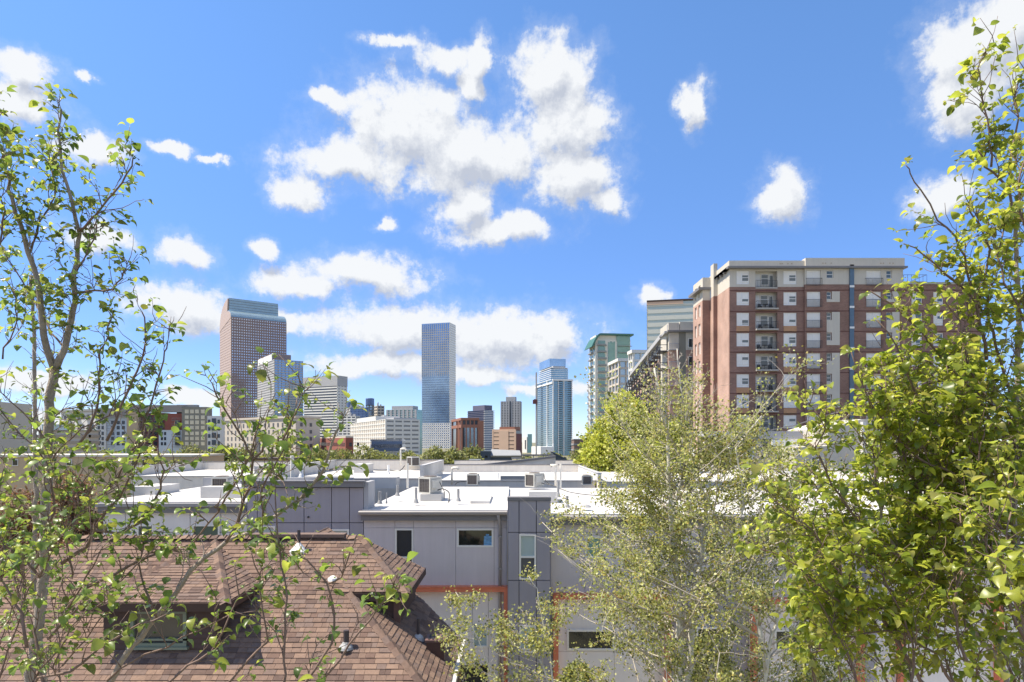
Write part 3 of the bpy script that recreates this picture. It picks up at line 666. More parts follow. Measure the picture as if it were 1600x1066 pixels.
# side blocks stepping back to the left
Ys = [95, 100.6, 102.2, 107.4]
def side(x, y0, y1, zt_, zb_, name, m1, m2, holes=None):
    f = Fr((x, y1, 0), R(-90)); f.U = Vector((0, -1, 0)); f.N = Vector((-1, 0, 0)); f.flip = f.U.cross(f.N).z < 0
    L = y1 - y0
    b = MB(f); b.holed(0, L, 0, zb_, [h for h in (holes or []) if h[3] < zb_], -0.3, 0); b.build('brick_side_wall', m1, BB)
    b = MB(f); b.holed(0, L, zb_, zt_, [h for h in (holes or []) if h[2] >= zb_], -0.3, -0.02); b.build('stucco_side_wall', m2, BB); return f
xA, xB, xC = o.x, XX(1115, 100.6), XX(1098, 102.2)
fA = side(xA, 95.36, 100.6, zt, zb, 'a', brick_y_sun, stucco)
b = MB(); b.box(xB, xA, 100.6, 100.9, 0, zb - .1); b.build('brick_wall', brick_x_shade, BB); b = MB(); b.box(xB, xA, 100.62, 100.9, zb - .1, zt + 1.2); b.build('stucco_wall', stucco, BB)
side(xB, 100.9, 102.2, zt + 1.2, zb - .1, 'b', brick_y_sun, stucco)
b = MB(); b.box(xC, xB, 102.2, 102.5, 0, zb - .4); b.build('brick_wall', brick_x_shade, BB); b = MB(); b.box(xC, xB, 102.22, 102.5, zb - .4, zt - .6); b.build('stucco_wall', stucco, BB)
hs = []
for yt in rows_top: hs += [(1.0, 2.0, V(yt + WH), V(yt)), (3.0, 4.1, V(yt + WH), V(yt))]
fC = side(xC, 102.5, 107.6, zt - .6, zb - .4, 'c', brick_y_sun, stucco, hs)
b = MB(fC)
for h in hs: b.box(h[0], h[1], -0.28, -0.2, h[2], h[3])
b.build('side_window', blind_white, BB, kind='stuff')
b = MB(); b.box(xC - 0.7, xB, 101.9, 108, zt - 2.6, zt - 2.2); b.build('cornice', trim_grey, BB)
b = MB(); b.box(xA - 0.5, xA, 95, 100.6, V(421), V(418)); b.build('cornice', trim_grey, BB)
b = MB(); b.box(xA - 0.02, xA + 10, 96, 100.5, zt - .1, zt); b.build('roof', concrete, BB)
for i in range(3):
    b = MB(); y = 96.5 + i * 1.6; b.box(xA - 0.42, xA - 0.02, y, y + .25, V(424), V(421)); b.build('bracket', trim_grey, BB)
# window units: one of each kind, then shared-mesh copies
def add_copy(src, parent, du, dz, matl=None):
    c = src.copy(); COL.objects.link(c); c.parent = parent; c.location = src.location + fr.U * du + Vector((0, 0, dz))
    for ch in list(src.children):
        d = ch.copy(); COL.objects.link(d); d.parent = c
    return c
def window_proto(u0, u1, z0, z1, n, kind, name='window'):
    b = MB(fr); w = 0.07
    b.box(u0, u1, n - .05, n + .05, z0, z0 + w); b.box(u0, u1, n - .05, n + .05, z1 - w, z1); b.box(u0, u0 + w, n - .049, n + .049, z0 + w, z1 - w); b.box(u1 - w, u1, n - .049, n + .049, z0 + w, z1 - w)
    W_ = u1 - u0
    if kind == 'double':
        m = u0 + W_ * .42; b.box(m - .05, m + .05, n - .048, n + .048, z0 + w, z1 - w); b.box(m, u1 - w, n - .047, n + .047, (z0 + z1) / 2 - .04, (z0 + z1) / 2 + .04)
        b.box(u0, u1, n - .05, n + .06, z0 + .35, z0 + .43)
    if kind == 'door': b.box((u0 + u1) / 2 - .05, (u0 + u1) / 2 + .05, n - .048, n + .048, z0 + w, z1 - w)
    if kind == 'small': b.box(u0, u1, n - .047, n + .047, (z0 + z1) / 2 - .04, (z0 + z1) / 2 + .04)
    o_ = b.build(name, white_paint, BB)
    p = MB(fr)
    if kind == 'double':
        p.box(u0 + w, u1 - w, n - .03, n, z0 + w, z1 - w); p.build('blind', blind_white, o_)
        q = MB(fr); m = u0 + W_ * .47; q.box(m, u1 - w * 1.5, n + .004, n + .012, z0 + .5, (z0 + z1) / 2 + .35); q.build('pane', room_glass, o_)
    elif kind == 'door':
        p.box(u0 + w, u1 - w, n - .03, n, z0 + w, z1 - w); p.build('blind', blind_white, o_)
    elif kind == 'doorglass':
        pass
    else:
        p.box(u0 + w, u1 - w, n - .03, n, z0 + w, z1 - w); p.build('pane', room_glass, o_)
    return o_
rnd = random.Random(4)
def alt_panes(c, n, z0, z1):
    out = []
    for lo_, hi_ in ((.3, .5), (.12, .9), (.5, .72), (.12, .45)):
        u0, u1 = U(c[0]) + .01, U(c[1]) - .01; q = MB(fr); m = u0 + (u1 - u0) * .47; q.box(m, u1 - .105, n + .004, n + .012, z0 + (z1 - z0) * lo_, z0 + (z1 - z0) * hi_)
        o_ = q.build('pane', room_glass, BB); out.append(o_.data); bpy.data.objects.remove(o_)
    return out
def column(c, rows, n, kind, wh):
    z1 = V(rows_top[rows[0]]); z0 = V(rows_top[rows[0]] + wh)
    src = window_proto(U(c[0]) + .01, U(c[1]) - .01, z0 + .01, z1 - .01, n, kind)
    alts = alt_panes(c, n, z0, z1) if kind == 'double' else []
    for r in rows[1:]:
        cc = add_copy(src, BB, 0, V(rows_top[r]) - z1)
        for ch in cc.children:
            if alts and ch.name.startswith('pane') and rnd.random() < .75: ch.data = rnd.choice(alts)
column(colA, range(0, 9), -0.12, 'double', WH); column(colB, range(0, 9), -0.12, 'double', WH)
column(colC, range(0, 9), 0.15, 'door', 24); column(colE, range(0, 9), 0.15, 'door', 24)
column((1290, 1297.5), range(1, 9), 0.12, 'small', 12); column((1290, 1300.5), [0], 0.12, 'small', 12); column((1383, 1391.5), range(0, 9), 0.12, 'small', 12)
column(colG, range(1, 9), 0.15, 'double', WH); column(colH, range(1, 9), 0.15, 'double', WH)
# cream wall panels beside the small windows
for (a, c) in ((456.5, 473), (488.5, 540), (552, 637), (648.5, 665)):
    for x in (1290, 1383):
        b = MB(fr); hh = []
        x1 = x + (7.5 if x == 1290 else 8.5)
        for yt in rows_top: hh.append((U(x) - .02, U(x1) + .02, V(yt + 12) - .02, V(yt) + .02))
        b.holed(U(x) - .03, U(x + 20), V(c), V(a), hh, 0.352, 0.41); b.build('stucco_panel', stucco, BB)
for yt in (509.5, 573.5, 605.5, 638):
    for c in (colA, colB) if yt != 573.5 else (colB,):
        b = MB(fr); b.box(U(c[0]), U(c[1]), 0.0, 0.05, V(yt + 9.5), V(yt)); b.build('tan_panel', tanbrick, BB)
for c in (colG,):
    for yt in (509.5, 605.5): b = MB(fr); b.box(U(c[0]), U(c[1]), 0.352, 0.40, V(yt + 9), V(yt)); b.build('tan_panel', tanbrick, BB)
b = MB(fr); b.box(U(1355), U(1359), .352, .45, 0, V(632)); b.build('yellow_strip', mat('ochre_panel', (0.55, 0.30, 0.06), 0.8, var=0.05), BB)
# brick band courses
for k, yt in enumerate(rows_top[1:9]):
    b = MB(fr); b.box(0, u_br - .01, 0.0, 0.05, V(yt - 2) - .06, V(yt - 2) + .06); b.box(u_br, U(1529), 0.35, 0.38, V(yt - 2) - .06, V(yt - 2) + .06); b.build('brick_course', mat('dark_brick_course', (0.12, 0.05, 0.045), 0.9, var=0.1), BB)
# balconies: recess back wall, door, window, slab, railing
def railing(u0, u1, n0, n1, z, parent, name='railing', h=1.05, gap=0.22, sides=True):
    b = MB(fr); b.box(u0, u1, n1 - .05, n1, z + h - .05, z + h); b.box(u0, u1, n1 - .04, n1 - .01, z + .06, z + .10)
    n = int((u1 - u0) / gap)
    for i in range(n + 1): u = u0 + (u1 - u0) * i / n; b.box(u - .016, u + .016, n1 - .04, n1 - .01, z, z + h - .05)
    if sides:
        for u in (u0, u1 - .05): b.box(u, u + .05, n0, n1 - .05, z + h - .05, z + h)
    return b.build(name, rail_m, parent)
protoB = None; z_ref = V(rows_top[1])
for r in range(0, 9):
    zt_, zb_ = V(rows_top[r]), V(rows_top[r] + 25.5)
    b = MB(fr); b.box(U(bal[0]), U(bal[1]), -1.7, 0.55 if r else 0.1, zb_ - .22, zb_); s = b.build('balcony', slab_m, BB)
    railing(U(bal[0]) + .03, U(bal[1]) - .03, 0, 0.5 if r else 0.08, zb_, s)
    b = MB(fr); u0 = U(bal[0] + 3 + rnd.random() * 1.5)
    b.box(u0, u0 + .7, -1.13, -1.08, zb_ + .02, zb_ + 2.2); b.box(u0 + .85, u0 + 1.95, -1.13, -1.08, zb_ + .6, zb_ + 2.2); b.box(u0 + 2.05, u0 + 2.7, -1.13, -1.08, zb_ + .02, zb_ + 2.2); b.build('door_frame', white_paint, s)
    b = MB(fr); b.box(u0 + .93, u0 + 1.87, -1.08, -1.06, zb_ + .7, zb_ + 1.5); b.box(u0 + .93, u0 + 1.87, -1.08, -1.06, zb_ + 1.58, zb_ + 2.1)
    b.box(u0 + 2.15, u0 + 2.6, -1.08, -1.06, zb_ + .3, zb_ + 2.0); b.build('pane', room_glass, s)
    if r in (1, 2, 3, 4, 5, 6):
        b = MB(fr); q = U(bal[0] + 10 + 4 * rnd.random())
        b.disc_stack(fr.at(q + .5, -.6, zb_), [(.05, 0), (.05, .66), (.42, .68), (.42, .72)], 10)
        for dd in (-.55, 1.1): b.box(q + dd, q + dd + .45, -.85, -.4, zb_ + .38, zb_ + .44); b.box(q + dd, q + dd + .45, -.85, -.8, zb_ + .44, zb_ + .85); b.box(q + dd, q + dd + .05, -.85, -.4, zb_, zb_ + .38); b.box(q + dd + .4, q + dd + .45, -.85, -.4, zb_, zb_ + .38)
        tag(b.build('patio_set', rail_m), 'dark patio table and chairs, %s balcony from the top of the brick front' % ['', 'second', 'third', 'fourth', 'fifth', 'sixth', 'seventh'][r], 'patio furniture', 'patio sets on the brick front balconies')
for r in range(0, 9):
    for c in (colC, colE): railing(U(c[0]) - .12, U(c[1]) + .12, 0.33, 0.62, V(rows_top[r] + 24.5), BB, 'juliet_railing', h=1.12, gap=.16)
railing(U(1409), U(1445), -3, 0.5, zb + .6, BB, 'terrace_railing', h=1.1, gap=.5)
b = MB(fr)
for i in range(22): u = U(1272) + i * .26; b.tube([fr.at(u, -6, zt), fr.at(u, -6, zt + .5 + .55 * (i % 3 == 0))], .03, 4)
b.box(U(1272), U(1330), -6.1, -6.0, zt + .42, zt + .5); b.build('roof_antenna', lgrey, BB)
b = MB(fr)
for u in (1217, 1220, 1229, 1235, 1282, 1286, 1295, 1372, 1376, 1386, 1391): b.box(U(u), U(u) + .16, .25 if u < 1250 else .55, .3 if u < 1250 else .6, V(413.6), V(412.4))
b.build('vent_cap', mat('tan_metal', (.3, .24, .18), .6, var=0), BB, kind='stuff')

# ---- the balcony block next door, running away to the left
Y1 = 112.0
OB = thing('apartment_building', 'brick and olive balcony block running back behind the yellow-green tree', 'apartment building', (XX(1045, Y1), Y1, 0))
o1 = LOC[OB.name]; fr1 = Fr(o1, 0); zt1 = ZZ(505, Y1)
b = MB(fr1); b.box(1.6 * 0 + XX(1061, Y1) - o1.x, XX(1100, Y1) - o1.x, -12, 0, 0, zt1 - 1.6); b.build('olive_wall', olive, OB)
b = MB(fr1); b.box(-0.3, 14, -6, 0.6, zt1 - 1.6, zt1 - 1.3); b.build('cornice', trim_grey, OB)
b = MB(fr1); b.box(-0.1, XX(1061, Y1) - o1.x, -6, 0.2, zt1 - 1.3, zt1); b.box(XX(1062, Y1) - o1.x, 6, -12, 0.1, zt1 - 1.3, zt1 + .2); b.build('parapet', stucco, OB)
b = MB(fr1); b.box(0, XX(1061, Y1) - o1.x, -6, -1.8, 0, zt1 - 1.6); b.build('balcony_wall', stucco, OB)
zs = [zt1 - 4.6 - 3.15 * i for i in range(9)]
for i, z in enumerate(zs):
    b = MB(fr1); rails(b, fr1, 0, XX(1060, Y1) - o1.x, z, 0.3, 8); b.box(0, 1.75, -1.79, 0.0, z - .15, z); b.build('balcony', lgrey, OB)
    for du in (XX(1078.5, Y1), XX(1084, Y1)):
        w = MB(fr1); w.box(du - o1.x - .35, du - o1.x + .35, 0.01, 0.1, z + .3, z + 1.9); q = w.build('window', white_paint, OB)
        w = MB(fr1); w.box(du - o1.x - .27, du - o1.x + .27, 0.1, 0.12, z + .4, z + 1.8); w.build('pane', glass_dark, q)
    w = MB(fr1); w.box(.3, 1.1, -1.8, -1.72, z, z + 2.1); w.build('balcony_door', room_glass, OB)
# side running back-left: from o1 to px 990 at a far depth
pB = Vector((XX(986, 190), 190, 0)); Uv = (pB - o1); Ls = Uv.length; Uv.normalize()
fs = Fr(o1, 0); fs.U = Uv; fs.N = Vector((-Uv.y, Uv.x, 0)); 
if fs.N.x > 0: fs.N = -fs.N
fs.flip = fs.U.cross(fs.N).z < 0
b = MB(fs); b.box(0.3, Ls, -8, 0, 0, zt1 - 4.7); b.build('brick_side_wall', brick_y_sun, OB)
b = MB(fs); b.box(0.3, Ls, -8, -0.1, zt1 - 4.7, zt1 - 1.7); b.build('stucco_side_wall', stucco, OB)
b = MB(fs); b.box(0.3, Ls, -8, 0.7, zt1 - 1.7, zt1 - 1.3); b.box(.3, Ls, -8, .2, zt1 - 1.3, zt1 - .2); b.build('cornice', lgrey, OB)
nb = 11; stp = Ls / nb
for i, z in enumerate(zs):
    for k in range(nb):
        u = stp * k + 1.2
        b = MB(fs); b.box(u, u + 3.6, 0, 1.7, z - .18, z); b.box(u, u + 3.6, 1.62, 1.7, z + .95, z + 1.05); b.box(u, u + .08, 0, 1.7, z + .95, z + 1.05); b.box(u + 3.52, u + 3.6, 0, 1.62, z + .95, z + 1.05)
        for j in range(8): b.box(u + j * .5, u + j * .5 + .06, 1.63, 1.68, z, z + .95)
        b.box(u, u + .12, 1.4, 1.6, z - 3, z - .18)
        b.build('balcony', rail_m, OB)
b = MB(fs)
for z in zs:
    for k in range(nb): u = stp * k + 1.2; b.box(u + .5, u + 2.3, 0.02, .1, z, z + 2.2); b.box(u + 4.6, u + 5.6, 0.02, .1, z + .6, z + 2.1)
b.build('window', room_glass, OB, kind='stuff')

# ---- white church-like buildings and walls below the brick block
Yc = 62.0
t = thing('chapel', 'white chapel with three arched windows and a sloping parapet', 'church', P(1270, 690, Yc) * 1.0)
b = MB(); base = -0.0
pts = [(1244, 716), (1244, 698), (1293, 696), (1293, 672), (1347, 655), (1420, 655), (1420, 760), (1244, 760)]
z = lambda p: Vector((XX(p[0], Yc), Yc, ZZ(p[1], Yc)))
b.prism([Vector((XX(1244, Yc), Yc, 0)), Vector((XX(1420, Yc), Yc, 0)), z((1420, 655)), z((1347, 655)), z((1293, 670)), z((1293, 697)), z((1244, 699))], (0, 9, 0)); wl = b.build('wall', mat('chapel_render', (.55, .52, .46), .85, var=.08, vscale=.6, streak=.1), t)
for px in (1261, 1270.5, 1280):
    hi = 716 if px == 1270.5 else 720
    f = MB(); x0, x1 = XX(px - 3, Yc), XX(px + 3, Yc); zb1, zt1_ = ZZ(741, Yc), ZZ(hi, Yc)
    arch = [(x0, zb1), (x1, zb1), (x1, zt1_)] + [((x0 + x1) / 2 + (x1 - x0) / 2 * cos(a), zt1_ + (x1 - x0) / 2 * sin(a)) for a in np.linspace(0.3, pi - .3, 6)] + [(x0, zt1_)]
    f.prism([Vector((x, Yc - .12, z_)) for x, z_ in arch], (0, .11, 0)); w = f.build('window', lgrey, t)
    f = MB(); f.box(x0 + .08, x1 - .08, Yc - .14, Yc - .125, zb1 + .1, zt1_); f.build('pane', glass_dark, w)
b = MB(); b.box(XX(1344, Yc), XX(1349, Yc), Yc - .5, Yc, 0, ZZ(660, Yc)); b.box(XX(1244, Yc), XX(1293, Yc), Yc - .2, Yc, ZZ(745, Yc), ZZ(743, Yc)); b.build('pilaster', whitec, t)
t = thing('garage_block', 'grey-walled low block with a white fascia under the brick apartments', 'building', P(1190, 690, 66) * 1.0)
b = MB(); b.box(XX(1128, 66), XX(1244, 66), 66, 80, 0, ZZ(697, 66)); b.build('wall', mat('warm_grey_wall', (.40, .39, .40), .9, var=.06, vscale=.4, streak=.08), t)
b = MB(); b.box(XX(1100, 66), XX(1252, 66), 65.6, 80, ZZ(686, 66), ZZ(674, 66)); b.build('canopy', lgrey, t)
b = MB(); b.box(XX(1203, 66), XX(1243, 66), 65.4, 65.8, ZZ(697, 66), ZZ(687, 66)); b.build('fascia_panel', white_paint, t)
b = MB(); b.box(XX(1244, 70), XX(1296, 70), 70, 75, 0, ZZ(697, 70)); b.build('dark_opening', glass_dark, t)
t = thing('warehouse', 'white and tan building half hidden behind the pale aspens', 'building', P(1090, 690, 60) * 1.0)
b = MB(); b.box(XX(1085, 60), XX(1178, 60), 60, 70, 0, ZZ(700, 60)); b.build('wall', whitec, t)
b = MB(); b.box(XX(1085, 60), XX(1112, 60), 59, 59.98, 0, ZZ(682, 60)); b.build('tan_wall', peach, t)
t = thing('building', 'lilac-grey flat building behind the right-hand foliage', 'building', P(1480, 690, 58) * 1.0)
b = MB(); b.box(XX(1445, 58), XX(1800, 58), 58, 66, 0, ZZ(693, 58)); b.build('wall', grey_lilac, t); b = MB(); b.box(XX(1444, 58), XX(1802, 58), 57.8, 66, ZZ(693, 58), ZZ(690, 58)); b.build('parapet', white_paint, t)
b = MB(); b.tube([P(1205, 672, 60), P(1240, 665, 62), P(1360, 628, 68), P(1480, 585, 75)], .05, 5); tag(b.build('overhead_cable', trim_grey), 'thin overhead cable sloping across the brick building front', 'cable')

# ------------------------------------------------------------------ the grey townhouses
YT = 22.0
tx = lambda px, Y=YT: XX(px, Y)
tz = lambda py, Y=YT: ZZ(py, Y)
def panels(parent, fr, us, vs, holes, n0, n1, m, gap=0.012, skip=None):
    """cladding panels cell by cell with open joints; each panel is a part"""
    for i in range(len(us) - 1):
        for j in range(len(vs) - 1):
            a, c, d, e = us[i] + gap, us[i + 1] - gap, vs[j] + gap, vs[j + 1] - gap
            hh = [(max(h[0], a), min(h[1], c), max(h[2], d), min(h[3], e)) for h in holes if h[0] < c and h[1] > a and h[2] < e and h[3] > d]
            parts_ = [(d, e)]
            for h in hh:
                if h[0] <= a + 1e-6 and h[1] >= c - 1e-6:
                    parts_ = [q for lo_, hi_ in parts_ for q in ((lo_, min(hi_, h[2])), (max(lo_, h[3]), hi_)) if q[1] - q[0] > .01]
            for lo_, hi_ in parts_:
                b = MB(fr); b.holed(a, c, lo_, hi_, hh, n0, n1)
                if b.v: b.build('panel', m, parent)
def win(parent, fr, u0, u1, z0, z1, n, kind='sash', upper=blind_m, lower=screen_m, split=.42, fw=.06):
    b = MB(fr)
    b.box(u0, u1, n - .06, n + .035, z0, z0 + fw); b.box(u0, u1, n - .06, n + .035, z1 - fw, z1); b.box(u0, u0 + fw, n - .058, n + .033, z0 + fw, z1 - fw); b.box(u1 - fw, u1, n - .058, n + .033, z0 + fw, z1 - fw)
    zs_ = z0 + (z1 - z0) * split
    if kind == 'sash': b.box(u0 + fw, u1 - fw, n - .056, n + .031, zs_ - .03, zs_ + .03)
    w = b.build('window', win_frame, parent)
    p = MB(fr); p.box(u0 + fw, u1 - fw, n - .05, n - .03, (zs_ + .03) if kind == 'sash' else z0 + fw, z1 - fw); p.build('pane', upper, w)
    if kind == 'sash': p = MB(fr); p.box(u0 + fw, u1 - fw, n - .04, n - .02, z0 + fw, zs_ - .03); p.build('screen', lower, w)
    return w
F0 = Fr((0, 0, 0), 0)   # u = X, n = -Y, so a wall at depth Y has n = -Y
painted_ref = mat('window_glass_painted_tree_reflection', (0.022, 0.026, 0.018), 0.05, spec=1.0, var=.5, vscale=2.5)  # dark green mottling in the base colour imitates reflected trees

# unit A: white unit on the left
TA = thing('townhouse', 'white-walled flat-roofed townhouse behind the brown roof, leftmost of the row', 'townhouse', (tx(160, 24), 24, 0))
YA = 24.0; zA = ZZ(786, YA)
us = [XX(p, YA) for p in (161, 196, 255, 297, 345, 386)]; vs = [0, 3.1, 6.2, ZZ(832, YA), zA - .26]
hA = [(XX(214, YA), XX(240, YA), 6.9, ZZ(820, YA)), (XX(300, YA), XX(343, YA), 7.3, ZZ(820, YA)), (XX(300, YA), XX(343, YA), 3.6, 5.2)]
panels(TA, F0, us, vs, hA, -YA - .1, -YA, pale_lilac)
b = MB(F0); b.box(us[0] + .05, us[-1] - .02, -YA - 12, -YA - .14, 0, zA - .3); b.build('wall', joint_dark, TA)
for h in hA: win(TA, F0, *h[:2], *h[2:], -YA - .02, 'fixed', upper=mat('green_shade_glass', (.04, .09, .08), .1, spec=.9, var=.2))
b = MB(F0); b.box(us[0] - .1, us[-1], -YA - .1, -YA + .16, zA - .36, zA - .12); b.build('fascia', trim_grey, TA)
b = MB(F0); b.box(us[0] - .14, us[-1], -YA - .02, -YA + .26, zA - .12, zA + .0); b.build('gutter', gutter_m, TA)
b = MB(F0); b.box(us[0] - .12, us[-1], -YA - 8, -YA - .0, zA - .02, zA + .05); rA = b.build('roof', white_mem, TA)
b = MB(F0); b.box(XX(315, 25.5), XX(385, 25.5), -27.2, -25.4, zA + .05, zA + .5); b.build('roof_curb', white_mem, rA); b = MB(F0); b.box(XX(225, 28), XX(262, 28), -29, -27, zA + .05, zA + .4); b.build('roof_curb', white_mem, rA)
b = MB(F0); b.box(us[0] - .12, us[-1] + 2, -YA - 8.2, -YA - 8, zA, zA + .5); b.build('parapet', lgrey, TA)

# unit B + C: blue-grey parapet block and the lilac-grey wall
TB = thing('townhouse', 'grey townhouse with blue-grey parapet block, lilac wall and orange door frame', 'townhouse', (tx(385), YT, 0))
zB = tz(752)
us = [tx(p) for p in (386, 402, 404 + 71, 518, 546, 568)]; vs = [0, 3.0, 5.9, tz(817), zB - .22]
hB = [(tx(405), tx(430), 6.6, tz(822)), (tx(518.5), tx(545.5), 6.6, tz(827))]
panels(TB, F0, us, vs, hB, -YT - .1, -YT, grey_blue)
b = MB(F0); b.box(us[0], us[-1] + .001, -YT - 1, -YT - .13, 0, zB - .05); b.build('wall', joint_dark, TB)
b = MB(F0); b.box(us[0] - .14, us[-1] + .02, -YT - .14, -YT + .13, zB - .20, zB - .03); b.box(us[0] - .17, us[-1] + .05, -YT - .16, -YT + .16, zB - .03, zB + .02); b.build('coping', trim_grey, TB)
b = MB(F0); b.box(us[-1] + .002, us[-1] + .16, -YT - 1.05, -YT - .02, 6, zB - .03); b.build('parapet_upstand', lgrey, TB)
for h in hB: win(TB, F0, *h[:2], *h[2:], -YT - .02, 'fixed', upper=blind_m)
b = MB(F0); b.disc_stack(Vector((tx(482), YT - .02, tz(808))), [(.03, -.03), (.04, 0), (.03, .03)], 8); b.build('wall_vent', rubber, TB)
zC = tz(797)
us = [tx(p) for p in (568.6, 617, 646, 712, 772, 792)]; vs = [0, tz(1000), tz(922), tz(825), zC - .30]
hC = [(tx(617), tx(646), tz(899), tz(826)), (tx(714), tx(771), tz(855), tz(826)), (tx(738), tx(763), tz(1012), tz(977)), (tx(712), tx(762), 0, tz(1040))]
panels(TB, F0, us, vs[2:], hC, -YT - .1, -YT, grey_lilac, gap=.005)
panels(TB, F0, [tx(568.6), tx(652), tx(738), tx(763), tx(788)], [0, tz(977), tz(922)], hC, -YT - .1, -YT - .02, pale_lilac, gap=.006)
b = MB(F0); b.holed(us[0], us[-1], 0, zC - .05, hC, -YT - .3, -YT - .13); b.build('wall', joint_dark, TB)
b = MB(F0); b.box(tx(712), tx(762), -YT - 5, -YT - .35, 0, tz(1040)); b.build('dark_garage_fill', screen_m, TB)  # solid dark block stands in for the shade inside the garage
win(TB, F0, *hC[0], -YT - .02, 'sash', upper=screen_m, lower=screen_m, split=.38); win(TB, F0, *hC[1], -YT - .02, 'fixed', upper=painted_ref)
win(TB, F0, *hC[2], -YT - .02, 'fixed', upper=blind_m)
b = MB(F0); b.box(tx(756), tx(769), -YT - .045, -YT - .028, tz(852.5), tz(838)); b.box(tx(759), tx(764), -YT - .043, -YT - .026, tz(838), tz(835)); b.build('blue_item_inside', mat('blue_cloth', (.15, .35, .55), .6, var=.5, vscale=12), TB)
def eave(T, x0, x1, z, Y=YT):
    b = MB(F0); b.box(x0, x1, -Y - .1, -Y + .22, z - .34, z - .13); b.build('fascia', trim_grey, T)
    pr = [(-.0, 0), (.16, 0), (.19, -.03), (.17, -.10), (.12, -.14), (0, -.15)]
    b = MB(); b.prism([Vector((x0 - .04, Y - .22 - a, z + c)) for a, c in pr], (x1 - x0 + .04, 0, 0)); b.build('gutter', gutter_m, T)
eave(TB, tx(566), tx(792.5), zC)
b = MB(F0); b.box(us[0] - .02, tx(793), -33, -YT + .19, zC - .06, zC + .02); rB = b.build('roof', white_mem, TB)
b = MB(F0); b.box(XX(577, 32), XX(619, 32), -33, -32, zC + .02, ZZ(746, 32)); b.build('roof_curb', white_mem, rB); b = MB(F0); b.box(XX(742, 27), XX(765, 24), -27, -24, zC - .05, zC + .12); b.build('roof_curb', white_mem, rB)
for k in range(5):
    b = MB(F0); y = YT + 1.6 + k * 2.1; b.box(us[0] + .2, tx(791), -y - .05, -y, zC + .02, zC + .028); b.build('roof_seam', mat('roof_seam', (.70, .70, .68), .6, var=.05), rB)
def downspout(T, px, y0, y1, Y=YT):
    x = tx(px, Y); b = MB(); b.tube([(x, Y - .30, tz(y0)), (x, Y - .30, tz(y0 + 8)), (x + .03, Y - .24, tz(y0 + 14)), (x + .05, Y - .08, tz(y0 + 22)), (x + .05, Y - .07, tz(y1))], .055, 8)
    p = b.build('downspout', gutter_m, T, smooth=True)
    for yy in (y0 + 40, y0 + 90): c = MB(F0); c.box(x - .02, x + .12, -Y + .0, -Y + .14, tz(yy) - .02, tz(yy) + .02); c.build('strap', gutter_m, p)
downspout(TB, 779, 798, 1180)
def orange_frame(T, x0, x1, yt, Y=YT, lab=None):
    d = .26
    b = MB(F0); b.box(x0, x1, -Y, -Y + d, tz(yt + 7), tz(yt)); b.box(x0, x1, -Y, -Y + d + .03, tz(yt) , tz(yt) + .02); b.build('frame_beam', orange_m, T)
    for a in (x0, x1 - .17): b = MB(F0); b.box(a, a + .17, -Y, -Y + d - .004, 0, tz(yt + 7)); b.build('frame_post', orange_m, T)
orange_frame(TB, tx(569.5), tx(795), 915.5)
# bay D
TD = thing('townhouse', 'grey townhouse right of the first orange frame with a projecting bay, behind the aspens', 'townhouse', (tx(793), YT, 0))
YD = 21.5; zD = ZZ(777, YD)
dx = lambda p: XX(p, YD); dz = lambda p: ZZ(p, YD)
us = [dx(p) for p in (793.6, 811, 838, 860)]; vs = [0, 3.0, dz(907), dz(832), zD - .12]
hD = [(dx(811) + .005, dx(838) - .005, dz(906), dz(835)), (dx(811) + .005, dx(838) - .005, dz(1020), dz(977))]
panels(TD, F0, us, vs, hD, -YD - .1, -YD, grey_blue)
b = MB(F0); b.holed(us[0], us[-1], 0, zD - .05, hD, -YD - .4, -YD - .13); b.build('wall', joint_dark, TD)
b = MB(F0); b.box(us[0] - .02, us[-1] + .02, -YD - .42, -YD + .03, zD - .12, zD); b.build('coping', trim_grey, TD)
b = MB(F0); b.box(us[-1] - .005, us[-1] + .008, -YD - .5, -YD, 0, zD - .13); b.box(us[0] - .008, us[0] + .005, -YD - .5, -YD, 0, zD - .13); b.build('bay_side', grey_blue, TD)
win(TD, F0, *hD[0], -YD - .02, 'sash', split=.5, lower=mat('grey_screen', (.12, .12, .12), .8, var=.05)); win(TD, F0, *hD[1], -YD - .02, 'sash', split=.12)
b = MB(F0); b.box(us[0] + .2, us[-1] - .2, -YD - .6, -YD - .42, zD - .6, zD - .02); b.build('parapet_upstand', white_mem, TD)
# E wall
zE = tz(804)
us = [tx(p) for p in (860.6, 914, 941, 1030, 1075, 1102, 1190, 1240, 1267, 1345)]; vs = [0, tz(1010), tz(935), tz(832), zE - .3]
hE = [(tx(914), tx(941), tz(872), tz(838)), (tx(1100), tx(1135), tz(870), tz(838)), (tx(886), tx(960), tz(1016), tz(984)), (tx(1245), tx(1267), tz(872), tz(838)), (tx(1088), tx(1140), tz(1010), tz(980)), (tx(1210), tx(1280), tz(1016), tz(984))]
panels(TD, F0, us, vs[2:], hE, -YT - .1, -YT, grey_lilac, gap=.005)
panels(TD, F0, [tx(860.6), tx(960), tx(1047)], [0, tz(1018), tz(935)], hE, -YT - .1, -YT - .02, pale_lilac, gap=.006)
panels(TD, F0, [tx(1047), tx(1110), tx(1170)], [0, tz(1018), tz(935)], hE, -YT - .1, -YT - .02, grey_blue, gap=.006)
panels(TD, F0, [tx(1170), tx(1260), tx(1345)], [0, tz(1018), tz(935)], hE, -YT - .1, -YT - .02, pale_lilac, gap=.006)
b = MB(F0); b.box(us[0], us[-1], -YT - .3, -YT - .13, 0, zE - .05); b.build('wall', joint_dark, TD)
for k, h in enumerate(hE): win(TD, F0, *h, -YT + .0, 'fixed', upper=[mat('pale_green_blind', (.20, .36, .32), .35, var=.05), painted_ref, glass_dark][k % 3])
